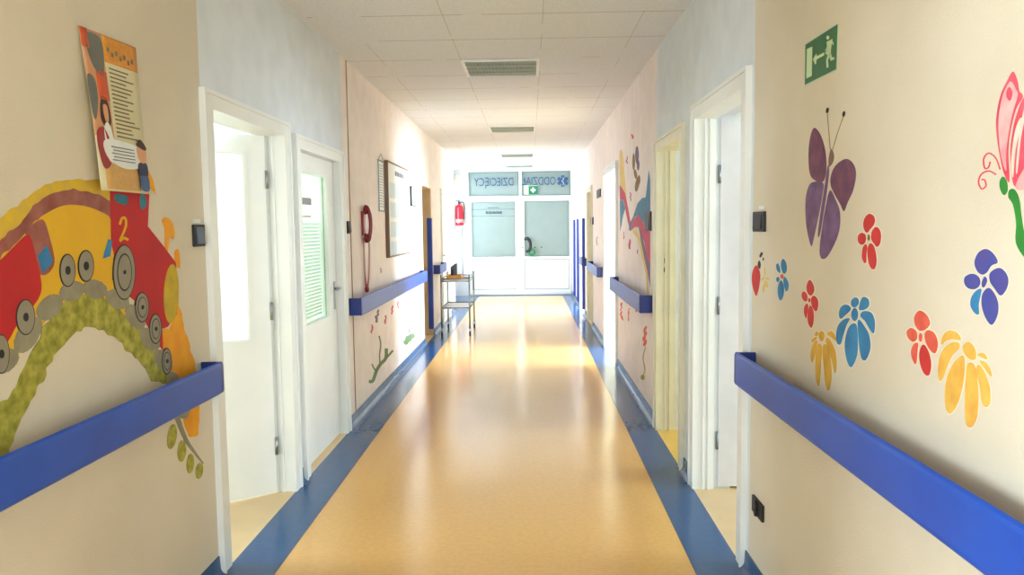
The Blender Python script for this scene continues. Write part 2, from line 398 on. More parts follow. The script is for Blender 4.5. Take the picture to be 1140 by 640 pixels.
for a, b, ga, gb in ((x0 + .035, -.212, -1.29, -.325), (-.205, x1 - .035, -.125, .865)):
    f = MB(); t0 = EY - .018; t1 = EY + .05
    f.box((a, t0, .02), (ga, t1, 2.095)); f.box((gb, t0, .02), (b, t1, 2.095)); f.box((ga, t0, 2.075), (gb, t1, 2.095)); f.box((ga, t0, .80), (gb, t1, .855)); f.box((ga, t0, .02), (gb, t1, .13))
    lf = f.build('door_leaf', white, gd)
    box('lower_panel', (ga, EY + .0, .13), (gb, EY + .03, .80), whitep, lf)
    q = MB(); frame_rect(q, ga, gb, .13, .80, .012, EY - .012, EY - .002); q.build('panel_gasket', mirror_gray, lf)
    box('glass_pane', (ga, EY + .012, .855), (gb, EY + .022, 2.075), glass_pale, lf)
    q = MB(); frame_rect(q, ga, gb, .855, 2.075, .018, EY - .012, EY + .01); q.build('glass_gasket', mirror_gray, lf)
    if ga > -.2:
        h = MB(); hx = -.055
        h.tube(smooth([(hx - .06, EY - .03, 1.245), (hx + .0, EY - .075, 1.255), (hx + .05, EY - .08, 1.19), (hx + .06, EY - .08, 1.08), (hx + .03, EY - .075, .99), (hx - .02, EY - .03, .97)], 4, False), .034)
        h.build('pull_handle', black, lf)
        k = MB(); k.tube([(.03 + .06 * math.cos(t), EY - .06, .955 + .06 * math.sin(t)) for t in [i * PI / 8 for i in range(16)]], .028, closed=True); k.build('green_grip', mat('green_plastic', (34, 130, 84), .4), lf)
        for xx in (-.17, .11, .25): MB().lathe((xx, EY - .02, 1.06), [(.014, -.012), (.014, .0)], 'y', 12).build('rivet', black, lf)
    else:
        MB().lathe((-.262, EY - .02, 1.08), [(.014, -.012), (.014, .0)], 'y', 12).build('lock_cylinder', black, lf)

def text_mesh(name, body, size, loc, rot, m_, parent=None, mirror=False, align='CENTER', ext=.001, sx=1):
    c = bpy.data.curves.new(name, 'FONT'); c.body = body; c.size = size; c.align_x = align; c.align_y = 'CENTER'; c.extrude = ext
    o = bpy.data.objects.new(name, c); COL.objects.link(o)
    dg = bpy.context.evaluated_depsgraph_get(); me = bpy.data.meshes.new_from_object(o.evaluated_get(dg))
    bpy.data.objects.remove(o)
    M4 = Matrix.Translation(Vector(loc) - (wloc(parent) if parent else Vector((0, 0, 0)))) @ rot @ Matrix.Diagonal(((-sx if mirror else sx), 1, 1, 1))
    me.transform(M4)
    if mirror: me.flip_normals()
    me.materials.clear(); me.materials.append(m_)
    o = bpy.data.objects.new(name, me); COL.objects.link(o); o.parent = parent; return o
RY = Matrix.Rotation(PI / 2, 4, 'X')            # text standing up, facing -Y
c1 = (ey_(527, 205) + ey_(573, 203)) / 2
text_mesh('lettering', 'DZIECIĘCY', .25, (c1.x, EY - .006, ey_(550, 203).z), RY, ink_blue, gd, True, sx=.70)
c2 = ey_(600, 202)
text_mesh('lettering', 'ODDZIAŁ', .25, (c2.x, EY - .006, ey_(600, 202).z), RY, ink_blue, gd, True, sx=.68)
s = MB(); cc = ey_(626.5, 201.5); cc.y = EY - .006
for k in range(3):
    a = k * PI / 3 + PI / 2; u = Vector((math.cos(a), 0, math.sin(a))); v = Vector((-u.z, 0, u.x))
    s.prism([cc + u * .125 + v * .034, cc + u * .125 - v * .034, cc - u * .125 - v * .034, cc - u * .125 + v * .034], (0, -.001 - .0004 * k, 0))
star = s.build('star_emblem', ink_blue, gd)
st = MB(); st.tube(smooth([cc + Vector((.0, -.004, -.09)), cc + Vector((.02, -.004, -.04)), cc + Vector((-.02, -.004, 0)), cc + Vector((.02, -.004, .04)), cc + Vector((0, -.004, .08))], 3, False), .006, 6); st.build('serpent', paper, star)
# little exit sticker under the lettering
sg = box('exit_sticker', (ey_(583, 211).x, EY - .007, ey_(583, 216.5).z), (ey_(598.5, 211).x, EY - .0055, ey_(583, 206.5).z), mat('pale_sticker', (206, 222, 178), .5), gd)
a = ey_(593.5, 211.5); box('green_square', (a.x - .10 + .0, EY - .009, a.z - .095), (a.x + .1, EY - .007, a.z + .09), mat('sticker_green', (20, 120, 84), .5), sg)
box('white_cross', (a.x - .055, EY - .0105, a.z - .018), (a.x + .055, EY - .009, a.z + .018), paper, sg); box('white_cross', (a.x - .018, EY - .0105, a.z - .055), (a.x + .018, EY - .009, a.z + .055), paper, sg)
# line bands on the left pane
bnd = MB()
for yy in (233, 240.5): z = ey_(550, yy).z; bnd.box((-1.27, EY + .005, z - .006), (-.34, EY + .0115, z + .006))
bnd.build('stripe', mirror_gray, gd)
wl = MB(); z = ey_(550, 236.5).z
for i in range(14): xx = -.97 + i * .026; wl.box((xx, EY + .003, z - .03), (xx + .016, EY + .0115, z + .03 - (i % 3) * .008))
for i in range(10): xx = -.93 + i * .026; wl.box((xx, EY + .003, z + .095), (xx + .016, EY + .0115, z + .11))
wl.build('small_print', ink, gd)

# ------------------------------------------------------------------ handrails
def handrail(y0, y1, x, s, zb, zt, label, group='blue wall handrails'):
    """s=+1 rail on the left wall projecting to +X; hollow lipped board on brackets with end caps"""
    wx = LX if s > 0 else RX
    t = empty('handrail', (wx, y0, 0), label, 'handrail', group)
    th = .026; zm = (zb + zt) / 2
    prof = [(x - s * th, zb + .012), (x - s * .008, zb), (x - s * .002, zb + .006), (x, zb + .016), (x, zt - .016), (x - s * .002, zt - .006), (x - s * .008, zt), (x - s * th, zt - .012)]
    MB().prism([(p[0], y0 + .03, p[1]) for p in prof], (0, y1 - y0 - .06, 0)).build('rail', blue, t)
    for ye, sy in ((y0, -1), (y1, 1)):
        yi = ye - sy * .03
        e = MB(); e.prism([(p[0], yi, p[1]) for p in prof], (0, sy * .024, 0))
        e.box((x - s * .012, ye - sy * .01, zb + .004), (wx, ye, zt - .004))
        e.build('end_cap', blue_dark if True else blue, t, .004)
    n = max(1, int((y1 - y0) / 1.2))
    for k in range(n):
        y = y0 + (y1 - y0) * (k + .5) / n
        MB().box((wx, y - .025, zb + .03), (x - s * th * .8, y + .025, zt - .075)).build('bracket', steel, t)
    return t
handrail(1.35, 3.10, -1.28, 1, .828, .962, 'long blue handrail under the painted train, on the near left wall')
handrail(.45, 3.14, .84, -1, .838, .978, 'long blue handrail under the painted flowers, on the near right wall')
handrail(5.68, 9.40, -1.28, 1, .845, .985, 'blue handrail on the left wall below the red phone and the notice board')
handrail(5.80, 8.02, .832, -1, .83, .975, 'short blue handrail crossing the painted wave on the right wall')
handrail(9.52, 11.22, .832, -1, .86, .995, 'short blue handrail on the right wall beyond the bright doorway')
handrail(10.72, 11.62, -1.28, 1, .85, .985, 'very short blue handrail on the left wall behind the trolley')
handrail(12.28, 12.86, .832, -1, .86, .995, 'shortest blue handrail at far right, beside the vertical corner guard')
def guard_l(wx, y, s, d, label, z0=.09, z1=1.645):
    """L shaped strip wrapping the wall corner at (wx, y); s toward the corridor, d=+1 when the opening lies beyond (+Y)"""
    mb = MB(); e = .006
    mb.prism([(wx, y - d * .06, z0), (wx + s * e, y - d * .06, z0), (wx + s * e, y + d * e, z0), (wx - s * .06, y + d * e, z0), (wx - s * .06, y, z0), (wx, y, z0)], (0, 0, z1 - z0))
    return tag(mb.build('corner_guard', mat('deep_blue_vinyl', (28, 60, 158), .4)), label, 'corner guard', 'blue vertical corner guards')
guard_l(LX, 10.584, 1, -1, 'blue vertical corner guard on the left, beside the tan doorway recess')
def bumper(y, label):
    mb = MB(); mb.prism([(RX, y - .03, .09), (RX - .035, y - .03, .09), (RX - .05, y - .015, .09), (RX - .05, y + .02, .09), (RX, y + .02, .09)], (0, 0, 1.555))
    tag(mb.build('corner_guard', mat('deep_blue_vinyl', (28, 60, 158))), label, 'corner guard', 'blue vertical corner guards')
bumper(12.94, 'darkest blue vertical corner guard on the right, next to the shortest handrail')
bumper(14.46, 'middle of the three blue vertical guards on the far right wall')
bumper(15.6, 'thin blue vertical guard nearest the glazed end doors')

# ------------------------------------------------------------------ ceiling light panels
def ceiling_light(y, label):
    t = empty('ceiling_light', (-.21, y + .3, CZ), label, 'ceiling light', 'ceiling light panels')
    xa, xb, ya, yb = -.51, .085, y, y + .6
    f = MB(); zt = CZ - .001; zb = CZ - .014
    f.box((xa, ya, zb), (xa + .022, yb, zt)); f.box((xb - .022, ya, zb), (xb, yb, zt)); f.box((xa + .022, ya, zb), (xb - .022, ya + .012, zt)); f.box((xa + .022, yb - .012, zb), (xb - .022, yb, zt))
    f.build('frame', whitep, t)
    box('reflector', (xa + .022, ya + .012, CZ - .004), (xb - .022, yb - .012, CZ - .001), louvre, t)
    l = MB()
    for k in range(1, 20): x = xa + .022 + k * (xb - xa - .044) / 20; l.box((x - .0012, ya + .012, CZ - .012), (x + .0012, yb - .012, CZ - .004))
    for k in range(1, 4): yy = ya + .012 + k * .576 / 4; l.box((xa + .022, yy - .003, CZ - .012), (xb - .022, yy + .003, CZ - .004))
    l.build('louvre', louvre, t)
for y, lb in ((5.86, 'unlit square ceiling light with grey louvre, nearest the camera'), (9.62, 'second unlit louvred ceiling light along the corridor'),
              (13.24, 'third unlit louvred ceiling light, before the end doors'), (15.6, 'farthest ceiling light panel, just above the end doors')): ceiling_light(y, lb)

# ------------------------------------------------------------------ switches and sockets
def wswitch(side, px0, py0, px1, py1, label, kind='switch', rocker=black):
    x = LX if side < 0 else RX; s = 1 if side < 0 else -1
    a = on_x(px0, py0, x); b = on_x(px1, py1, x); yc = (a.y + b.y) / 2; hw = abs(a.y - b.y) / 2; z0, z1 = sorted((a.z, b.z))
    if z1 - z0 < .05: z1 = z0 + .09
    t = empty('wall_socket' if kind == 'socket' else 'light_switch', (x, yc, z0), label, kind)
    MB().box((x, yc - hw, z0), (x + s * .012, yc + hw, z1)).build('face_plate', black, t, .003)
    if kind == 'socket':
        for k in (0, 1):
            zc = z0 + (z1 - z0) * (.27 + .46 * k)
            MB().lathe((x + s * .012, yc, zc), [(.018, 0), (.018, s * .008), (.012, s * .009)], 'x', 16).build('outlet', blackm, t)
    else:
        MB().prism([(x + s * .012, yc - hw * .7, z0 + .012), (x + s * .019, yc - hw * .7, z0 + .012), (x + s * .0135, yc - hw * .7, z1 - .01), (x + s * .012, yc - hw * .7, z1 - .01)], (0, hw * 1.4, 0)).build('rocker', rocker, t, .002)
    return t
gl = mat('blue_grey_rocker', (52, 74, 104), .4)
t = wswitch(-1, 213, 250, 226, 274, 'black light switch on the near left wall between painted train and door', rocker=gl)
a = on_x(219, 246, LX); box('white_label', (LX, a.y - .035, a.z - .008), (LX + .003, a.y + .03, a.z + .008), paper, t)
t = wswitch(1, 841, 236, 853, 258, 'black light switch on the near right wall below the exit sign')
a = on_x(848, 231, RX); box('white_label', (RX, a.y - .03, a.z - .006), (RX - .003, a.y + .03, a.z + .006), paper, t)
wswitch(1, 840, 550, 851, 582, 'black double socket low on the near right wall under the handrail', 'socket')
wswitch(-1, 385.5, 246, 389.5, 260, 'small black light switch on the left wall beside the red phone')
wswitch(1, 719.5, 236, 725.5, 257, 'black light switch at the edge of the painted blue wave')
wswitch(1, 658, 242, 661, 250, 'small black switch on the far right wall beyond the bright doorway')
wswitch(1, 665, 212, 669, 219, 'tiny dark device high on the far right wall')

# ------------------------------------------------------------------ paint on walls
def brush(name, c, c2=None, scale=14):
    return mat('paint_' + name, c, .7, c2=c2 or tuple(int(v * .86) for v in c), scale=scale, detail=6, contrast=(.3, .7))
def wpt(side, px, py, lay): 
    x = LX if side < 0 else RX; s = 1 if side < 0 else -1
    p = on_x(px, py, x); p.x = x + s * .0006 * lay; return p
def paint(side, pts, m_, name, parent=None, layer=1, sm=True, sub=5):
    P3 = [wpt(side, px, py, layer) for px, py in pts]
    if sm: P3 = smooth(P3, sub)
    s = 1 if side < 0 else -1
    return MB().prism(P3, (-s * (.0006 * layer - .0002), 0, 0)).build(name, m_, parent)
def ell(cx, cy, rx, ry, rot=0, n=14):
    r = math.radians(rot)
    return [(cx + rx * math.cos(a) * math.cos(r) - ry * math.sin(a) * math.sin(r), cy + rx * math.cos(a) * math.sin(r) + ry * math.sin(a) * math.cos(r)) for a in [2 * PI * i / n for i in range(n)]]
def petal(cx, cy, L, wd, rot):
    """rounded petal, rot in degrees clockwise from straight down (image), thinner at the head"""
    r = math.radians(rot); out = []
    for u, v in ((-.5, 0), (-.42, .30), (-.15, .46), (.15, .5), (.38, .36), (.5, 0), (.38, -.36), (.15, -.5), (-.15, -.46), (-.42, -.30)):
        a, b = u * L, v * wd
        out.append((cx + b * math.cos(r) - a * math.sin(r), cy + a * math.cos(r) + b * math.sin(r)))
    return out
def band(pts, wd):
    """stroke polygon following pts (pixels)"""
    P2 = [Vector((p[0], p[1])) for p in pts]; q = smooth([(p.x, p.y, 0) for p in P2], 5, False); Lp = []; Rp = []
    n = len(q)
    for i, p in enumerate(q):
        t = (q[min(i + 1, n - 1)] - q[max(i - 1, 0)]).normalized(); nn = Vector((-t.y, t.x, 0))
        k = wd if not isinstance(wd, (list, tuple)) else wd[0] + (wd[1] - wd[0]) * i / (n - 1)
        Lp.append(p + nn * k / 2); Rp.append(p - nn * k / 2)
    return [(p.x, p.y) for p in Lp + Rp[::-1]]
def root_at(name, side, px, py, label, cat='wall painting', group=None):
    p = wpt(side, px, py, 0); return empty(name, p, label, cat, group)
B_red = brush('red', (212, 52, 48), (190, 38, 36)); B_red2 = brush('train_red', (196, 24, 30), (178, 20, 30), 5)
B_blue = brush('sky_blue', (52, 138, 190), (40, 112, 168)); B_yel = brush('ochre_yellow', (222, 172, 52), (198, 148, 40))
B_yel2 = brush('sun_yellow', (230, 180, 20), (218, 166, 24), 6); B_or = brush('orange_yellow', (240, 168, 20), (232, 150, 18)); B_pur = brush('plum', (92, 50, 88), (128, 72, 98), 22)
B_vio = brush('violet_blue', (84, 74, 150), (64, 76, 160), 22); B_lilac = brush('lilac', (128, 96, 140), (100, 66, 112), 22); B_grn = brush('leaf_green', (44, 140, 44), (30, 120, 36))
B_gray = brush('wheel_grey', (150, 142, 122), (138, 130, 112)); B_rock = brush('track_grey', (134, 128, 104), (156, 148, 122), 20)
B_olive = brush('olive', (118, 122, 26), (190, 178, 72), 30); B_mauve = brush('mauve', (134, 66, 56), (166, 104, 90), 16); B_teal = brush('teal', (52, 132, 150)); B_dk = brush('dark_line', (36, 30, 34))
B_or2 = brush('amber', (236, 190, 84), (222, 162, 62), 26); B_coral = brush('coral', (216, 74, 58), (224, 104, 76), 26); B_pink = brush('pink_red', (214, 40, 72), (228, 96, 112)); B_pale = brush('pale_line', (236, 226, 206)); B_pink2 = brush('pale_pink', (226, 190, 186), (214, 140, 146), 20)
B_gold = brush('gold_brown', (150, 118, 50), (110, 84, 34)); B_rose = brush('rose', (206, 78, 104), (190, 62, 92)); B_cream = brush('cream_yellow', (226, 198, 120), (220, 186, 104)); B_wblue = brush('wave_blue', (78, 136, 168), (62, 118, 156)); B_mv2 = brush('grey_violet', (130, 110, 140)); B_halo = brush('halo_yellow', (222, 186, 40), (204, 168, 70), 22)

# --- near right wall: flowers, butterflies, ladybird
halo_m = mat('paint_halo', (238, 228, 204), .75)
def petals(side, name, label, tr, polys, centre=None, m_=B_red, mc=None, group='painted flowers on the near right wall', out=1.1, sub=4):
    """one painted flower: traced petals over a pale stencil outline"""
    P0 = [[tr(*p) for p in pl] for pl in polys]
    t = root_at(name, side, P0[0][0][0], P0[0][0][1], label, 'wall painting', group)
    hb = MB(); s = 1 if side < 0 else -1
    for i, pl in enumerate(P0 + ([[tr(*p) for p in centre]] if centre else [])):
        c = Vector((sum(p[0] for p in pl) / len(pl), sum(p[1] for p in pl) / len(pl)))
        g = [Vector(p) + (Vector(p) - c).normalized() * out for p in pl]
        hb.prism(smooth([wpt(side, q.x, q.y, .4 + .04 * i) for q in g], sub), (-s * .0002, 0, 0))
    hb.build('stencil_outline', halo_m, t)
    for i, pl in enumerate(P0):
        paint(side, pl, m_[i % len(m_)] if isinstance(m_, list) else m_, 'petal', t, 2, True, sub)
    if centre: paint(side, [tr(*p) for p in centre], mc or (m_[0] if isinstance(m_, list) else m_), 'flower_centre', t, 3, True, sub)
    return t
t1 = lambda x, y: (890 + x / 4.57, 305 + y / 4.57)
t2 = lambda x, y: (1000 + x / 4.267, 335 + y / 4.267)
t3 = lambda x, y: (1065 + x / 6.4, 270 + y / 6.4)
t4 = lambda x, y: (945 + x / 8.533, 230 + y / 8.533)
petals(1, 'painted_flower', 'red five petal painted flower just right of the purple butterfly', t4,
    [[(195, 68), (235, 85), (250, 125), (240, 170), (205, 215), (175, 248), (150, 220), (140, 165), (155, 105)], [(125, 248), (158, 265), (165, 310), (150, 350), (120, 362), (92, 335), (88, 290), (100, 262)],
     [(258, 192), (292, 215), (308, 270), (300, 345), (272, 382), (245, 355), (215, 305), (222, 235)], [(165, 355), (178, 390), (170, 460), (168, 525), (150, 535), (128, 490), (128, 430), (140, 380)],
     [(208, 348), (238, 370), (258, 440), (265, 530), (245, 592), (215, 585), (190, 530), (180, 450), (186, 380)]],
    [(190, 262), (202, 280), (202, 310), (190, 325), (182, 300)], B_red, B_gold)
petals(1, 'painted_flower', 'small red painted flower left of the big blue flower', t1,
    [[(52, 30), (70, 50), (76, 85), (60, 110), (42, 95), (38, 60)], [(24, 88), (40, 105), (40, 135), (26, 138), (14, 118), (14, 98)], [(72, 110), (92, 125), (97, 160), (86, 190), (66, 165), (60, 130)],
     [(38, 150), (46, 165), (40, 200), (34, 225), (25, 200), (26, 170)], [(58, 160), (72, 190), (73, 240), (62, 274), (46, 250), (42, 205), (48, 175)]], [(52, 122), (57, 130), (55, 142), (48, 142), (47, 128)], B_red)
petals(1, 'painted_flower', 'large blue painted daisy with long petals, centre of the right wall group', t1,
    [[(285, 118), (302, 130), (300, 155), (283, 170), (266, 160), (266, 134)], [(330, 116), (352, 128), (355, 160), (335, 180), (305, 182), (310, 145), (318, 125)],
     [(235, 155), (258, 165), (262, 182), (240, 205), (210, 228), (202, 200), (212, 168)], [(340, 188), (370, 200), (385, 245), (380, 300), (362, 285), (335, 240), (312, 215), (318, 195)],
     [(256, 226), (240, 262), (222, 320), (210, 358), (192, 350), (188, 310), (198, 262), (225, 232)], [(272, 252), (292, 262), (298, 330), (295, 410), (272, 468), (255, 468), (238, 420), (232, 350), (248, 280)],
     [(306, 232), (330, 262), (356, 310), (362, 380), (340, 436), (318, 430), (306, 370), (300, 300), (298, 250)]],
    [(284, 172), (298, 190), (298, 220), (284, 240), (268, 222), (268, 190)], B_blue)
petals(1, 'painted_flower', 'small ochre painted flower hanging down to the right handrail', t1,
    [[(88, 292), (98, 300), (92, 316), (78, 312)], [(90, 320), (84, 336), (66, 348), (62, 338), (74, 324)], [(158, 290), (174, 298), (186, 325), (184, 340), (160, 320), (142, 304)],
     [(92, 340), (86, 380), (76, 430), (64, 452), (58, 420), (64, 375), (78, 345)], [(100, 352), (114, 375), (112, 450), (106, 540), (98, 572), (84, 530), (82, 450), (88, 380)],
     [(128, 355), (146, 375), (162, 450), (164, 540), (150, 594), (134, 560), (124, 470), (118, 390)], [(142, 322), (164, 345), (186, 400), (190, 470), (182, 505), (168, 450), (150, 385), (136, 345)]],
    [(115, 290), (128, 300), (128, 325), (116, 344), (102, 325), (102, 302)], B_yel, out=.8)
petals(1, 'painted_flower', 'violet blue five petal painted flower below the red winged butterfly', t3,
    [[(205, 45), (250, 65), (285, 110), (292, 145), (250, 165), (215, 215), (180, 228), (145, 195), (130, 140), (155, 75)], [(105, 222), (145, 232), (168, 262), (165, 305), (130, 332), (85, 325), (58, 290), (62, 245)],
     [(300, 180), (345, 205), (370, 260), (362, 320), (335, 365), (310, 375), (275, 330), (240, 275), (242, 215)], [(178, 330), (172, 380), (160, 440), (160, 510), (130, 500), (102, 450), (108, 390), (140, 345)],
     [(230, 322), (270, 360), (298, 430), (295, 510), (262, 580), (235, 575), (198, 510), (180, 430), (190, 360)]], [(205, 242), (220, 270), (205, 310), (190, 318), (184, 285)], [B_vio, B_vio, B_vio, B_blue, B_vio])
petals(1, 'painted_flower', 'coral red painted flower left of the big amber flower', t2,
    [[(102, 45), (135, 65), (152, 105), (135, 132), (105, 142), (82, 115), (78, 75)], [(62, 128), (88, 145), (90, 180), (72, 194), (48, 175), (42, 145)], [(145, 138), (175, 155), (190, 205), (178, 248), (155, 235), (132, 195), (128, 155)],
     [(95, 200), (92, 245), (86, 300), (70, 280), (62, 240), (75, 205)], [(120, 206), (145, 240), (158, 300), (148, 352), (125, 345), (106, 300), (102, 245)]], [(107, 152), (116, 165), (112, 192), (104, 190), (101, 168)], [B_coral, B_coral, B_coral, B_coral, B_red])
petals(1, 'painted_flower', 'largest amber painted flower with drooping petals, lower right', t2,
    [[(255, 140), (285, 155), (298, 185), (255, 182), (222, 195), (206, 208), (208, 175), (228, 148)], [(290, 200), (288, 228), (258, 260), (235, 310), (212, 372), (196, 376), (190, 330), (200, 260), (228, 215), (262, 196)],
     [(312, 262), (318, 310), (308, 400), (285, 485), (252, 534), (230, 515), (222, 440), (234, 360), (262, 300), (292, 266)], [(342, 292), (366, 310), (380, 400), (382, 500), (370, 570), (345, 602), (322, 575), (318, 480), (322, 380), (328, 310)],
     [(385, 302), (412, 340), (436, 410), (438, 480), (420, 505), (400, 480), (388, 400), (372, 330)], [(388, 285), (415, 290), (440, 325), (444, 360), (415, 325)], [(378, 255), (400, 245), (420, 262), (422, 278), (400, 270)]],
    [(330, 195), (352, 205), (370, 240), (368, 275), (345, 278), (318, 250), (310, 215)], B_or2)
tl = lambda x, y: (825 + x * .2342, 220 + y * .2344)
petals(1, 'painted_flower', 'thin sky blue painted flower next to the ladybird', tl,
    [[(202, 290), (215, 310), (218, 345), (205, 362), (192, 335), (192, 305)], [(176, 312), (186, 335), (186, 358), (172, 345), (168, 322)], [(178, 376), (184, 388), (176, 402), (168, 392), (170, 380)], [(208, 375), (225, 400), (226, 430), (216, 446), (206, 420), (202, 392)],
     [(190, 392), (204, 420), (202, 465), (190, 488), (178, 470), (176, 425)]], [(196, 362), (203, 372), (200, 384), (192, 384), (189, 371)], B_blue, B_coral, out=.6)
# purple butterfly
t = root_at('painted_butterfly', 1, 922, 230, 'purple painted butterfly with four wings below the exit sign', 'wall painting')
W_ = lambda pts: [(885 + x * .2817, 115 + y * .28125) for x, y in pts]
paint(1, W_([(74, 98), (98, 118), (117, 170), (125, 230), (122, 285), (108, 312), (80, 305), (60, 280), (54, 220), (58, 150)]), B_pur, 'wing', t)
paint(1, W_([(200, 220), (228, 235), (242, 275), (232, 340), (210, 390), (194, 427), (180, 400), (158, 362), (142, 325), (143, 285), (162, 245)]), B_pur, 'wing', t)
paint(1, W_([(70, 312), (112, 316), (108, 370), (95, 440), (78, 520), (66, 566), (54, 530), (44, 470), (42, 390), (52, 335)]), B_lilac, 'wing', t)
paint(1, W_([(138, 345), (160, 378), (178, 430), (176, 500), (155, 560), (125, 610), (104, 612), (98, 575), (108, 490), (120, 420)]), B_lilac, 'wing', t)
paint(1, W_([(144, 180), (155, 205), (150, 235), (135, 250), (134, 215)]), brush('dusky_brown', (140, 110, 96)), 'head', t)
paint(1, W_([(130, 250), (136, 262), (128, 340), (108, 470), (97, 525), (92, 515), (104, 420), (118, 330)]), B_lilac, 'body', t, 2)
for pts in ([(140, 182), (134, 110), (129, 42)], [(150, 182), (168, 120), (192, 52)]):
    paint(1, band(W_(pts), .7), B_gold, 'antenna', t)
for c in ((129, 28), (194, 42)): q = W_([c])[0]; paint(1, ell(q[0], q[1], 1.5, 3.2, 10), B_dk, 'antenna_tip', t, 2)
# red winged butterfly with green body
t = root_at('painted_butterfly', 1, 1128, 200, 'red winged painted butterfly with green body at the right edge', 'wall painting')
V_ = lambda pts: [(1080 + x * .3429, 70 + y * .34375) for x, y in pts]
paint(1, V_([(140, 28), (155, 60), (160, 90), (172, 110), (150, 150), (132, 220), (125, 290), (128, 385), (108, 350), (92, 270), (85, 190), (98, 110), (120, 60)]), B_pink, 'wing', t, 1)
paint(1, V_([(135, 60), (150, 85), (156, 105), (140, 160), (126, 230), (118, 300), (118, 350), (100, 290), (94, 190), (105, 115), (120, 78)]), B_pink2, 'wing_field', t, 2)
paint(1, V_([(130, 78), (140, 95), (133, 122), (122, 112), (121, 92)]), B_pink, 'wing_spot', t, 3)
paint(1, V_([(172, 118), (200, 90), (230, 120), (230, 360), (190, 380), (145, 398), (132, 300), (140, 220), (155, 160)]), B_pink, 'wing', t, 2)
paint(1, V_([(165, 180), (172, 190), (150, 280), (142, 370), (136, 330), (142, 260), (152, 210)]), B_pale, 'wing_line', t, 3)
paint(1, V_([(186, 330), (230, 300), (230, 400), (195, 410), (150, 404)]), B_pink2, 'wing_field', t, 3)
paint(1, V_([(180, 140), (186, 150), (168, 240), (156, 350), (152, 340), (162, 230)]), B_pale, 'wing_line', t, 3)
paint(1, V_([(108, 368), (120, 385), (122, 415), (110, 428), (98, 408), (97, 382)]), B_grn, 'head', t, 1)
paint(1, V_([(128, 412), (145, 410), (160, 440), (168, 500), (180, 560), (200, 600), (230, 640), (230, 680), (185, 640), (150, 585), (150, 520), (140, 460), (125, 435)]), B_grn, 'body', t, 1)
paint(1, band(V_([(98, 345), (85, 310), (62, 292), (45, 310), (48, 340), (60, 338), (66, 320)]), 1.6), B_pink, 'antenna', t)
paint(1, band(V_([(85, 362), (62, 350), (38, 360), (28, 385), (38, 408), (52, 398), (48, 380), (38, 378)]), 1.6), B_pink, 'antenna', t)
# ladybird
t = root_at('painted_ladybird', 1, 842, 305, 'small red painted ladybird just under the light switch', 'wall painting')
Lb = lambda pts: [(825 + x * .2342, 220 + y * .2344) for x, y in pts]
paint(1, Lb([(70, 322), (84, 335), (92, 370), (86, 425), (74, 466), (62, 445), (52, 400), (54, 355)]), B_red, 'wing_case', t)
paint(1, Lb([(86, 298), (94, 315), (90, 338), (80, 322)]), B_dk, 'head', t, 2)
paint(1, Lb([(98, 258), (104, 268), (92, 285), (88, 275)]), B_dk, 'antenna', t); paint(1, Lb([(104, 284), (110, 292), (104, 300)]), B_dk, 'antenna', t)
t = root_at('painted_flower', 1, 852, 320, 'faint cream painted flower between ladybird and thin blue flower', 'wall painting')
for q in ((113, 350, 3, 14, 0), (104, 385, 4, 8, 40), (120, 410, 5, 12, -20), (108, 430, 4, 14, 10), (126, 385, 4, 7, -50)):
    c = Lb([(q[0], q[1])])[0]; paint(1, ell(c[0], c[1], q[2] * .35, q[3] * .35, q[4]), B_cream, 'petal', t)

# --- exit sign
t = root_at('exit_sign', 1, 914, 62, 'green emergency exit sign with running man and left arrow', 'sign')
SG = mat('sign_green', (14, 104, 54), .35, c2=(12, 96, 48)); GW = mat('sign_white', (206, 226, 180), .45)
S_ = lambda pts: [(880 + x / 6.4, 20 + y / 6.4) for x, y in pts]
paint(1, S_([(100, 186), (346, 34), (334, 372), (100, 488)]), mat('sign_border', (190, 214, 176), .5), 'back_plate', t, 2, False)
paint(1, S_([(110, 190), (339, 44), (328, 364), (106, 476)]), SG, 'green_field', t, 3, False)
paint(1, S_([(122, 222), (160, 204), (156, 412), (118, 432)]), GW, 'door_symbol', t, 4, False)
paint(1, S_([(165, 295), (190, 254), (190, 274), (244, 246), (244, 266), (190, 296), (186, 330), (180, 330)]), GW, 'arrow', t, 4, False)
man = [S_(ell(271, 140, 10, 14)), S_([(262, 170), (305, 150), (300, 175), (292, 230), (292, 262), (276, 270), (252, 250), (268, 228)]), S_([(296, 150), (312, 180), (312, 196), (298, 176)]), S_([(276, 250), (292, 250), (300, 282), (314, 278), (318, 292), (292, 306), (286, 290)]), S_([(272, 260), (286, 270), (272, 300), (276, 350), (262, 356), (260, 300)]), S_([(250, 236), (268, 228), (276, 200), (268, 190), (258, 222)])]
for pm in man[:1]: paint(1, pm, GW, 'running_man_head', t, 4)
mbm = MB()
for pm in man[1:]: P3 = [wpt(1, a, b, 4) for a, b in pm]; mbm.prism(P3, (.0024, 0, 0))
mbm.build('running_man', GW, t)

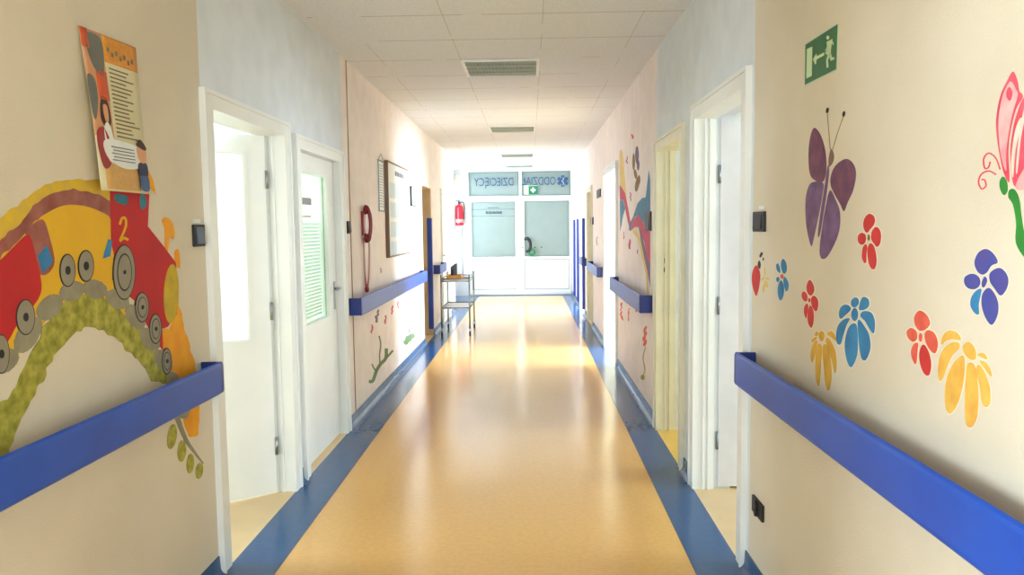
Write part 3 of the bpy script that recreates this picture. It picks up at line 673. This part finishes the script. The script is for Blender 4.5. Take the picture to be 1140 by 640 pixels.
# --- near left wall: painted train
t = root_at('painted_train', -1, 120, 330, 'large painted toy train with red engine and yellow wagon on a grey track', 'wall painting')
def wob(pts, amp=1.6, seed=1):
    rr = random.Random(seed); q = smooth([(a, b, 0) for a, b in pts], 5); return [(p.x + rr.uniform(-amp, amp), p.y + rr.uniform(-amp, amp)) for p in q]
paint(-1, wob([(-60, 330), (-40, 290), (-10, 250), (15, 232), (38, 212), (68, 200), (100, 200), (125, 206), (125, 235), (60, 240), (-10, 300), (-50, 360)], 1.5, 2), B_halo, 'yellow_glow', t, 1)
paint(-1, wob([(-60, 365), (-30, 308), (0, 268), (22, 248), (42, 225), (70, 211), (98, 214), (125, 226), (125, 256), (100, 240), (70, 232), (44, 246), (20, 268), (-10, 302), (-60, 400)], 1.2, 3), B_mauve, 'mauve_arch', t, 2)
paint(-1, wob([(-30, 400), (0, 380), (30, 350), (40, 300), (30, 262), (44, 244), (90, 234), (124, 262), (126, 330), (150, 352), (176, 392), (184, 412), (150, 380), (110, 345), (60, 350), (20, 395), (-30, 440)], .8, 9), B_yel2, 'yellow_ground', t, 2.5)
paint(-1, [(28, 258), (46, 244), (54, 262), (60, 292), (50, 306), (40, 300), (34, 268)], B_mauve, 'mauve_post', t, 3.5, True)
paint(-1, [(42, 247), (54, 236), (72, 228.5), (92, 229), (110, 235), (122, 243), (123, 262), (124, 280), (124, 300), (124, 310), (128, 330), (60, 345), (30, 372), (10, 384), (0, 378), (40, 322), (46, 300), (55, 290), (51, 272)], B_yel2, 'yellow_wagon', t, 3)
paint(-1, [(-60, 380), (-30, 320), (5, 285), (28, 262), (34, 266), (39, 285), (45, 312), (44, 328), (33, 345), (18, 362), (8, 380), (-10, 400), (-60, 440)], B_red2, 'red_wagon', t, 4, sub=4)
paint(-1, [(41, 285), (51, 273), (58, 291), (47, 304)], B_blue, 'coupling', t, 5, False); paint(-1, [(115, 282), (120, 266), (124, 268), (122, 285), (114, 288)], B_blue, 'coupling', t, 5, False)
paint(-1, [(122, 206), (156, 196), (166, 207), (164, 252), (180, 272), (195, 292), (198.5, 320), (196, 350), (186, 364), (180, 366), (181, 390), (170, 375), (150, 335), (138, 325), (123, 270)], B_red2, 'engine_body', t, 4, False)
paint(-1, [(152, 176), (162, 184), (170, 200), (173, 216), (165, 207), (156, 197), (150, 196)], B_or, 'roof', t, 3, False)
paint(-1, [(128, 216), (141, 219), (139.5, 228), (128, 224)], B_teal, 'cab_window', t, 5); paint(-1, [(157, 214), (162, 222), (161, 231), (157, 233), (154.5, 224)], B_teal, 'cab_window', t, 5)
paint(-1, band([(132.5, 250), (135, 243), (138.5, 243), (139.5, 250), (137, 258), (133, 267)], 2.6) , B_yel2, 'number_two', t, 5, False)
paint(-1, band([(132.5, 268.5), (137, 265), (142, 267)], 2.8), B_yel2, 'number_two', t, 5, False)
paint(-1, [(180, 245), (185, 242), (191, 247), (194, 258), (193, 266), (189, 264), (186, 280), (183, 276), (183, 256)], B_or, 'chimney', t, 3)
paint(-1, [(194, 280), (199, 279), (200, 298), (195, 294)], B_or, 'chimney', t, 3)
paint(-1, wob([(196, 330), (202, 352), (208, 375), (216, 402), (222, 440), (221, 480), (212, 486), (205, 470), (190, 420), (180, 392), (181, 366), (190, 364)], 1, 5), B_or, 'light_beam', t, 2)
paint(-1, ell(190, 327, 8.3, 33, 2), brush('lamp_yellow', (206, 176, 18), (176, 150, 40), 20), 'boiler_front', t, 5)
trk = [(-40, 440), (-10, 412), (18, 392), (42, 354), (66, 330), (92, 318), (118, 326), (142, 340), (158, 366), (174, 390), (188, 414), (198, 440), (206, 466)]
paint(-1, wob([(-40, 500), (-10, 460), (14, 436), (38, 385), (64, 342), (95, 326), (126, 338), (152, 366), (174, 398), (190, 420), (172, 426), (152, 402), (132, 380), (105, 365), (84, 371), (60, 396), (42, 430), (22, 466), (8, 505), (0, 512), (-40, 560)], 2.0, 8), B_olive, 'foliage_band', t, 5)
rr = random.Random(4)
for i in range(len(trk) - 1):
    (ax_, ay_), (bx_, by_) = trk[i], trk[i + 1]; mx_, my_ = (ax_ + bx_) / 2, (ay_ + by_) / 2
    an = math.degrees(math.atan2(by_ - ay_, bx_ - ax_)); Ls = math.hypot(bx_ - ax_, by_ - ay_)
    paint(-1, wob(ell(mx_, my_, Ls * .50, 12.5 - i * .45, an), .5, i), B_rock, 'track_stone', t, 6)
for i, (cx, cy, rx, ry) in enumerate([(0, 394, 9, 22), (27, 353, 10.5, 20), (74, 301, 8.8, 18.5), (94.5, 296, 8.8, 17.8), (137, 303, 12.5, 31), (157, 342, 7.8, 17), (172, 366, 7, 17), (184.5, 402, 5.6, 15)]):
    paint(-1, ell(cx, cy, rx, ry), B_dk, 'wheel', t, 7)
    wh = paint(-1, ell(cx, cy, rx - .9, ry - 1.3), B_gray, 'wheel', t, 8)
    if i >= 4:
        paint(-1, ell(cx, cy, rx * .66, ry * .68), B_dk, 'wheel_rim', t, 9); paint(-1, ell(cx, cy, rx * .58, ry * .62), B_gray, 'wheel_disc', t, 10); paint(-1, ell(cx, cy, 1.6, 2.4), B_dk, 'hub', t, 11)
    else: paint(-1, ell(cx - .3, cy, 2.6, 4.8), B_dk, 'hub', t, 11)
paint(-1, band([(196, 462), (206, 488), (216, 503), (226, 516)], [6, 1.4]), B_rock, 'branch', t, 3, False)
for q in ((191, 486, 5, 14, 8), (202, 502, 4.6, 12, 4), (211.5, 516, 4, 11, 4), (221.5, 524, 4, 9, 8)): paint(-1, ell(*q[:4], q[4]), B_olive, 'leaf', t, 4)

# --- poster curling off the wall above the train
t = root_at('poster', -1, 117, 30, 'orange and white paper poster curling off the wall above the painted train', 'poster')
def pst(u, v, k=0):
    """u 0..1 left to right (towards +Y), v 0..1 top to bottom"""
    a = Vector((LX, 2.336, 2.13)); b = Vector((LX, 2.674, 2.141)); c = Vector((LX, 2.36, 1.632)); d_ = Vector((LX, 2.70, 1.634))
    p = (a * (1 - u) + b * u) * (1 - v) + (c * (1 - u) + d_ * u) * v
    return p + Vector((.006 + .03 * v * v * (1 - .55 * u) + .012 * math.sin(PI * v) * (1 - u) + k * .0008, 0, 0))
def patch(u0, u1, v0, v1, m_, name, k=1, nu=6, nv=12, par=None):
    mb = MB(); vs = []; n1 = nu + 1
    for kk in (k, k - 1 if k > 0 else -1):
        for j in range(nv + 1):
            for i in range(nu + 1): vs.append(pst(u0 + (u1 - u0) * i / nu, v0 + (v1 - v0) * j / nv, kk))
    N_ = (nu + 1) * (nv + 1); fs = []
    for j in range(nv):
        for i in range(nu):
            a = j * n1 + i; fs.append((a, a + 1, a + n1 + 1, a + n1)); fs.append((N_ + a, N_ + a + n1, N_ + a + n1 + 1, N_ + a + 1))
    bd = [i for i in range(n1)] + [j * n1 + nu for j in range(1, nv + 1)] + [nv * n1 + i for i in range(nu - 1, -1, -1)] + [j * n1 for j in range(nv - 1, 0, -1)]
    for a, b in zip(bd, bd[1:] + bd[:1]): fs.append((a, b, N_ + b, N_ + a))
    return mb.add(vs, fs, True).build(name, m_, par or t)
def pblob(pts, m_, name, k=2):
    P3 = [pst(p.x, p.y, k) for p in smooth([(a, b, 0) for a, b in pts], 4)]
    mb = MB(); n = len(P3); c = sum(P3, Vector()) / n
    return mb.add(P3 + [c], [(i, (i + 1) % n, n) for i in range(n)], True).build(name, m_, t)
p_or = mat('poster_orange', (222, 150, 50), .55, c2=(208, 136, 48), scale=60); p_tan = mat('poster_sand', (214, 168, 92), .6, c2=(204, 156, 84), scale=60); p_cream = mat('poster_cream', (224, 214, 172), .6)
p_gray = mat('poster_grey', (112, 112, 104), .6); p_ro = mat('poster_red_orange', (214, 90, 44), .6); p_line = mat('poster_text', (128, 116, 78), .6); p_skin = mat('poster_peach', (222, 160, 116), .6); p_navy = mat('poster_navy', (34, 42, 84), .6); p_jean = mat('poster_denim', (58, 92, 140), .6); p_dred = mat('poster_dark_red', (168, 46, 46), .6); p_brown = mat('poster_brown', (70, 38, 26), .6)
patch(0, 1, 0, 1, p_cream, 'sheet', 0)
patch(.36, 1, .0, .17, p_or, 'title_band', 1); patch(0, .36, 0, .66, p_skin, 'picture_strip', 1); patch(.12, .8, .80, .985, p_tan, 'picture_ground', 1); patch(0, .12, .0, .12, p_ro, 'picture_patch', 2, 2, 3)
pblob([(.10, .03), (.30, .02), (.36, .10), (.30, .26), (.16, .24), (.08, .14)], p_gray, 'animal_figure'); pblob([(.0, .3), (.12, .3), (.14, .42), (.05, .56), (.0, .5)], p_gray, 'animal_figure')
patch(.17, .36, .24, .42, p_ro, 'curtain', 2, 3, 4)
pblob([(.15, .48), (.2, .41), (.30, .42), (.33, .55), (.25, .6), (.15, .56)], p_brown, 'figure_hair'); pblob([(.17, .62), (.26, .56), (.34, .66), (.34, .80), (.2, .80)], paper, 'figure_dress', 3); pblob([(.2, .46), (.28, .46), (.28, .55), (.21, .55)], p_skin, 'figure_face', 4)
pblob([(.03, .64), (.16, .60), (.26, .68), (.24, .82), (.1, .86), (.03, .76)], p_dred, 'child_jacket', 3)
pblob([(.12, .70), (.3, .665), (.78, .68), (.84, .73), (.82, .82), (.5, .845), (.2, .80)], paper, 'speech_bubble', 4)
pblob([(.80, .68), (.95, .66), (.99, .74), (.9, .80), (.8, .76)], p_skin, 'child_face', 5); pblob([(.78, .67), (.88, .63), (1.0, .68), (.96, .70), (.86, .69)], p_brown, 'child_hair', 6)
pblob([(.78, .80), (.97, .79), (.97, .88), (.8, .89)], p_navy, 'child_sweater', 5); pblob([(.8, .88), (.97, .87), (.97, .975), (.8, .975)], p_jean, 'child_trousers', 5)
for i in range(17):
    v = .20 + i * .027; r = random.uniform(.70, .97)
    patch(.42, r, v, v + .0095, p_line, 'text_line', 2, 4, 1)
for i in range(5): patch(.26 + .03 * (i % 2), .72, .71 + i * .021, .716 + i * .021, p_gray, 'text_line', 6, 4, 1)
hb = [(.42 + .075 * i, .07 + .02 * (i % 2) + i * .004) for i in range(7)]
for a, b in hb: patch(a, a + .045, b, b + .03, p_line, 'title_letter', 2, 1, 1)

# --- far right wall mural: coloured wave, bee, marks
t = root_at('painted_wave', 1, 705, 240, 'painted ribbon wave of blue, red and yellow on the right wall', 'wall painting')
D_ = lambda pts: [(670 + x * .25, 140 + y * .25) for x, y in pts]
paint(1, D_([(80, 120), (92, 118), (100, 200), (108, 290), (112, 360), (104, 330), (92, 280), (82, 262)]), B_cream, 'yellow_band', t, 1)
paint(1, D_([(80, 262), (92, 280), (104, 300), (118, 370), (130, 440), (150, 405), (165, 398), (185, 430), (212, 470), (216, 470), (216, 610), (205, 610), (190, 520), (165, 452), (150, 450), (126, 470), (110, 400), (98, 330), (80, 330)]), B_rose, 'red_band', t, 2, False)
paint(1, D_([(80, 332), (96, 330), (104, 370), (95, 400), (88, 440), (82, 470)]), B_wblue, 'blue_band', t, 2, False)
paint(1, D_([(122, 440), (140, 405), (160, 345), (180, 322), (196, 318), (204, 250), (210, 200), (216, 240), (216, 470), (205, 465), (185, 428), (165, 398), (148, 404), (130, 444), (134, 455), (120, 465)]), B_wblue, 'blue_band', t, 3, False)
paint(1, D_([(136, 462), (160, 468), (178, 520), (192, 590), (205, 640), (212, 780), (204, 780), (196, 660), (180, 590), (160, 500), (140, 478)]), B_cream, 'yellow_band', t, 2, False)
paint(1, D_([(165, 452), (172, 462), (190, 530), (204, 600), (216, 610), (216, 720), (204, 650), (190, 590), (176, 520)]), B_mv2, 'violet_band', t, 3, False)
t = root_at('painted_bee', 1, 709, 195, 'small brown and yellow painted bee above the wave', 'wall painting')
for q in ((142, 160, 6, 38, 0), (150, 215, 7, 22, -10), (158, 260, 9, 34, 10), (166, 240, 6, 20, 0)): c = D_([(q[0], q[1])])[0]; paint(1, ell(c[0], c[1], q[2] * .25, q[3] * .25, q[4]), B_gold, 'body', t, 1)
for q in ((157, 130, 8, 40, 0), (162, 175, 6, 24, 0)): c = D_([(q[0], q[1])])[0]; paint(1, ell(c[0], c[1], q[2] * .25, q[3] * .25, q[4]), B_mv2, 'wing', t, 2)
def small_marks(side, name, spots, labels, m_):
    for n_, ((cx, cy, rx, ry), lb) in enumerate(zip(spots, labels)):
        t = root_at(name, side, cx, cy, lb, 'wall painting'); r_ = random.Random(int(cx * 7 + cy))
        for k in range(4):
            u = -.75 + .5 * k; paint(side, ell(cx + rx * r_.uniform(-.35, .35), cy + ry * u * .8, rx * r_.uniform(.35, .6), ry * r_.uniform(.22, .34), r_.uniform(-25, 25), 8), m_, 'petal', t, 1 + k * .2, True, 2)
small_marks(1, 'painted_flower', [(704, 152, 2.2, 3), (698, 178, 1.4, 5), (702, 219, 1.4, 6), (701, 272, 2, 6.5), (694.5, 262, 1, 5), (710, 280, 1.2, 3)],
            ['small reddish painted flower at the top of the right wall mural', 'tiny red painted flower beside the bee', 'tiny red painted flower under the bee', 'red painted flower under the wave, above the handrail', 'tiny mauve painted flower under the wave at left', 'faint pink painted speck under the wave at right'], B_rose)
small_marks(1, 'painted_flower', [(692, 346, 1.8, 12), (700, 350, 1.4, 9), (718, 374, 3.4, 13), (686, 364, 1.2, 6), (708, 343, 1.8, 5)],
            ['mauve painted flower below the short right handrail', 'small pinkish painted flower below the short right handrail', 'tall red painted flower low on the right wall by the cream door', 'leftmost small red painted flower low on the right wall', 'small pink painted bud tucked under the short right handrail'], B_coral)
t = root_at('painted_tendril', 1, 716, 405, 'thin olive painted stem under the tall red flower, right wall', 'wall painting')
paint(1, band([(719, 386), (716, 398), (718, 412), (715, 420)], 1.1), B_olive, 'stem', t, 1, False); paint(1, ell(715.5, 420, 2.2, 3), B_olive, 'leaf', t, 2)
# --- far left wall marks: lizard like vine and flowers
t = root_at('painted_vine', -1, 425, 395, 'green painted vine with bent stems low on the left wall', 'wall painting')
E_ = lambda pts: [(380 + x / 3.2, 280 + y / 3.2) for x, y in pts]
for pts, wd in (([(98, 462), (112, 460), (125, 425), (140, 400), (158, 380), (160, 345)], 3.6), ([(158, 382), (172, 366), (184, 352)], 2.2), ([(138, 402), (136, 370), (140, 330), (134, 300)], 1.6), ([(125, 430), (112, 408), (110, 400)], 1.6)): paint(-1, band(E_(pts), wd), B_grn if 0 else brush('vine_green', (112, 140, 90), (92, 122, 70)), 'stem', t, 1, False)
t = root_at('painted_vine', -1, 455, 378, 'small faint green painted tuft low on the left wall near the recess', 'wall painting')
for q in ((455, 377, 4, 4), (459, 374, 3, 3), (452, 381, 3, 3)): paint(-1, ell(*q), brush('vine_green', (112, 140, 90)), 'leaf', t, 1)
small_marks(-1, 'painted_flower', [(414, 366, 2, 6), (429, 356, 1.8, 6), (436.5, 345, 1.8, 6), (443, 339, 1.4, 5)], ['leftmost of the pink painted flowers under the left handrail', 'second pink painted flower under the left handrail', 'third pink painted flower under the left handrail', 'rightmost tiny pink painted flower under the left handrail'], B_rose)
small_marks(-1, 'painted_flower', [(420, 352, 3.2, 9), (456, 370, 1.8, 8), (454, 335, 1.4, 6), (424, 301, 1.4, 3)], ['grey violet painted flower hanging under the left handrail', 'small blue violet painted flower low on the left wall', 'faint violet painted flower under the left handrail', 'tiny grey painted fleck above the left handrail'], B_mv2)
small_marks(1, 'painted_flower', [(664.5, 268, 1.4, 6)], ['pale green painted mark on the far right wall'], brush('pale_green', (170, 196, 176)))

# ------------------------------------------------------------------ things on the left wall
# notice board
t = root_at('notice_board', -1, 441, 235, 'large white notice board with brown edge on the left wall', 'notice board')
y0, y1, z0, z1 = 7.22, 8.45, 1.225, 2.15
box('backing', (LX, y0, z0), (LX + .03, y1, z1), wood, t); f = MB()
for a, b in (((y0, z0), (y1, z0 + .018)), ((y0, z1 - .018), (y1, z1)), ((y0, z0), (y0 + .02, z1)), ((y1 - .02, z0), (y1, z1))): f.box((LX + .03, a[0], a[1]), (LX + .036, b[0], b[1]))
f.build('frame', wood, t)
box('white_sheet', (LX + .03, y0 + .02, z0 + .018), (LX + .033, y1 - .02, z1 - .018), paper, t)
hd = MB()
for i in range(6): hd.box((LX + .033, 7.62 + i * .085, 2.03), (LX + .034, 7.68 + i * .085, 2.075))
hd.build('heading', ink, t)
rr = random.Random(3)
pl = mat('pale_blue_print', (206, 222, 232), .6)
for i in range(3):
    for k in range(4):
        ya = y0 + .08 + i * .38; zb = z1 - .20 - k * .19
        MB().box((LX + .033, ya, zb - .15), (LX + .0335, ya + .32, zb)).build('pinned_sheet', pl, t)
# hanging list left of the board
t = root_at('clipboard', -1, 423, 195, 'narrow hanging list board between red phone and notice board', 'clipboard')
box('sheet', (LX, 6.88, 1.66), (LX + .008, 7.16, 2.13), paper, t)
f = MB()
for y in (6.88, 7.14): f.box((LX + .008, y, 1.66), (LX + .014, y + .016, 2.13))
f.box((LX + .008, 6.88, 1.66), (LX + .014, 7.16, 1.672)); f.box((LX + .008, 6.88, 2.118), (LX + .014, 7.16, 2.13)); f.build('frame', mirror_gray, t)
ln = MB()
for k in range(16): ln.box((LX + .008, 6.92, 2.08 - k * .025), (LX + .009, 7.12, 2.084 - k * .025))
ln.build('ruled_lines', ink, t)
MB().tube([(LX + .01, 6.90, 2.13), (LX + .012, 7.02, 2.19), (LX + .01, 7.14, 2.13)], .003, 6).build('hanging_cord', steel, t)
t = root_at('picture_frame', -1, 458, 217, 'small dark upright frame right of the notice board', 'frame')
a = on_x(456, 207, LX); b = on_x(461, 230, LX); box('frame', (LX, a.y, b.z), (LX + .024, b.y, a.z), blackm, t, .003); box('print', (LX + .024, a.y + .012, b.z + .012), (LX + .025, b.y - .012, a.z - .012), paper, t)
# red wall telephone
t = root_at('wall_telephone', -1, 404, 248, 'dark red wall telephone with a long coiled cord', 'telephone')
yc = 6.22; MB().box((LX, yc - .045, 1.45), (LX + .022, yc + .045, 1.65)).build('base', red, t, .008)
hs = MB(); hx = LX + .045
P3 = smooth([(hx - .028, yc + .0, 1.672), (hx + .0, yc, 1.662), (hx + .018, yc, 1.62), (hx + .024, yc, 1.545), (hx + .018, yc, 1.47), (hx + .0, yc, 1.425), (hx - .028, yc, 1.415)], 4, False)
hs.tube(P3, [.026, .03, .03, .028, .022, .018, .016, .015, .015, .015, .015, .015, .015, .015, .015, .015, .015, .016, .018, .022, .028, .03, .03, .028, .026][:len(P3)], 14)
hs.lathe((hx - .022, yc, 1.65), [(.026, -.006), (.03, .0), (.026, .02)], 'x', 18); hs.lathe((hx - .022, yc, 1.437), [(.026, -.006), (.03, .0), (.026, .02)], 'x', 18)
hs.build('handset', mat('maroon_plastic', (128, 20, 34), .25), t)
cd = []
for i in range(520):
    u = i / 519; a = i * PI / 4.2
    path = smooth([(LX + .018, yc - .04, 1.43), (LX + .018, yc - .05, 1.25), (LX + .02, yc - .03, 1.10), (LX + .024, yc + .0, 1.02), (LX + .03, yc + .04, 1.10), (LX + .036, yc + .07, 1.28), (LX + .04, yc + .04, 1.43)], 12, False) if i == 0 else path
    k = u * (len(path) - 1); j = min(int(k), len(path) - 2); p = path[j].lerp(path[j + 1], k - j)
    cd.append(p + Vector((.008 * math.cos(a), .010 * math.sin(a), 0)))
MB().tube(cd, .0026, 5).build('coiled_cord', red, t)
MB().lathe((LX + .024, yc, 1.0), [(.006, -.02), (.016, -.01), (.018, .015), (.006, .05)]).build('cord_knot', red, t)
# fire extinguisher, siren, conduit on the recessed end wall
t = empty('fire_extinguisher', (-1.545, EY - .1, 1.56), 'red fire extinguisher hung high on the wall beside the end doors', 'fire extinguisher')
cx, cyy = -1.545, EY - .10
MB().lathe((cx, cyy, 0), [(.075, 1.555), (.088, 1.57), (.09, 1.60), (.09, 1.93), (.08, 1.97), (.05, 2.0), (.028, 2.01), (.028, 2.03)]).build('cylinder', redp, t)
v = MB(); v.box((cx - .025, cyy - .025, 2.03), (cx + .025, cyy + .025, 2.075)); v.box((cx - .075, cyy - .012, 2.085), (cx + .02, cyy + .012, 2.10)); v.tube([(cx - .02, cyy, 2.07), (cx - .01, cyy, 2.09)], .01); v.build('valve', black, t)
MB().tube(smooth([(cx + .02, cyy, 2.06), (cx + .09, cyy - .02, 2.06), (cx + .115, cyy - .03, 1.97), (cx + .105, cyy - .03, 1.8), (cx + .1, cyy - .03, 1.68)], 5, False), .011).build('hose', blackm, t)
lbl = MB(); lbl.lathe((cx, cyy, 0), [(.0905, 1.62), (.0915, 1.62), (.0915, 1.70), (.0905, 1.70)], n=24); lbl.build('label_band', mat('label_pink', (236, 150, 150), .5), t)
MB().box((cx - .05, EY - .012, 1.7), (cx + .05, EY, 1.96)).build('wall_bracket', redp, t)
t = empty('alarm_bell', (-1.64, EY, 2.56), 'pale oval alarm sounder high on the wall above the extinguisher', 'alarm')
MB().lathe((-1.64, EY - .0, 2.57), [(.11, 0), (.11, -.03), (.09, -.06), (.04, -.075)], 'y').build('housing', mat('ivory_plastic', (224, 216, 196), .4), t)
MB().lathe((-1.64, EY - .075, 2.57), [(.03, 0), (.03, -.01)], 'y').build('cap', mat('ivory_plastic', (224, 216, 196)), t)
tag(MB().tube([(-1.50, EY - .008, .3), (-1.50, EY - .008, 1.50)], .007, 8).build('conduit', steel), 'thin grey conduit running down below the fire extinguisher', 'conduit')

# ------------------------------------------------------------------ trolley
t = empty('trolley', (-1.05, 10.8, 0), 'steel two shelf hospital trolley on castors by the left wall', 'trolley')
xa, xb, ya, yb = -1.235, -.845, 10.42, 11.25
for i, (x, y) in enumerate(((xa, ya), (xb, ya), (xa, yb), (xb, yb))):
    MB().tube([(x, y, .11), (x, y, .86)], .0115, 12).build('leg', chrome, t)
    c = MB(); c.lathe((x - .0, y + .012, .038), [(.014, -.012), (.038, -.01), (.038, .01), (.014, .012)], 'x', 20)
    cs = c.build('castor', blackm, t)
    MB().box((x - .016, y - .012, .045), (x - .0135, y + .03, .105)).box((x + .0135, y - .012, .045), (x + .016, y + .03, .105)).box((x - .016, y - .012, .10), (x + .016, y + .03, .112)).build('fork', steel, cs)
for z in (.40, .77):
    sh = MB(); sh.box((xa, ya, z - .012), (xb, yb, z - .006)); s_ = sh.build('shelf', mat('white_enamel', (226, 230, 232), .35), t)
    r = MB()
    for zz in (z, z + .035 if z > .5 else z - .0): r.tube([(xa, ya, zz), (xb, ya, zz), (xb, yb, zz), (xa, yb, zz)], .008, 8, closed=True)
    r.build('shelf_rail', chrome, t)
tr = empty('tray', (-1.16, 11.0, .7685), 'amber plastic tray lying on top of the trolley', 'tray')
MB().box((-1.275 + .06, 10.9, .771), (-1.0, 11.2, .778)).build('base', mat('amber_plastic', (224, 150, 40), .35), tr)
rm = MB(); frame_rect(rm, 0, 1, 0, 1, .1, 0, 1); rm = MB()
for a, b in (((-1.215, 10.9), (-1.0, 10.91)), ((-1.215, 11.19), (-1.0, 11.2)), ((-1.215, 10.91), (-1.205, 11.19)), ((-1.01, 10.91), (-1.0, 11.19))): rm.box((a[0], a[1], .778), (b[0], b[1], .822))
rm.build('rim', mat('amber_plastic', (224, 150, 40)), tr)
bx = empty('dispenser_box', (-1.12, 11.05, .778), 'dark grey upright box standing in the amber tray', 'box')
MB().prism([(-1.16, 11.0, .779), (-1.07, 11.0, .779), (-1.07, 11.0, .985), (-1.10, 11.0, .985), (-1.16, 11.0, .94)], (0, .08, 0)).build('body', mat('slate_plastic', (70, 80, 96), .4), bx, .004)
MB().box((-1.155, 10.996, .80), (-1.12, 11.0, .90)).build('side_stripe', black, bx)

# small notice on the closed left door's pane
a = on_y(352, 219, 5.0)
nt_ = MB(); xx = LX - .035 - .012
nt_.box((xx + .0, 4.70, 1.66), (xx + .003, 4.93, 1.705)); nt_.build('grey_notice', mat('notice_grey', (128, 128, 132), .5), lf2)
MB().box((xx, 4.71, 1.58), (xx + .003, 4.91, 1.592)).build('notice_strip', mat('notice_pale', (196, 190, 180), .5), lf2)
bl = MB()
for k in range(27): bl.box((LX - .085, 4.68, .92 + k * .0235), (LX - .08, 5.23, .936 + k * .0235))
bl.build('window_blind', mat('blind_white', (206, 226, 228), .5), lf2)
for ob in list(sc.objects):
    if ob.type == 'MESH' and ob.name.startswith('wall_partition'): ob['kind'] = 'structure'
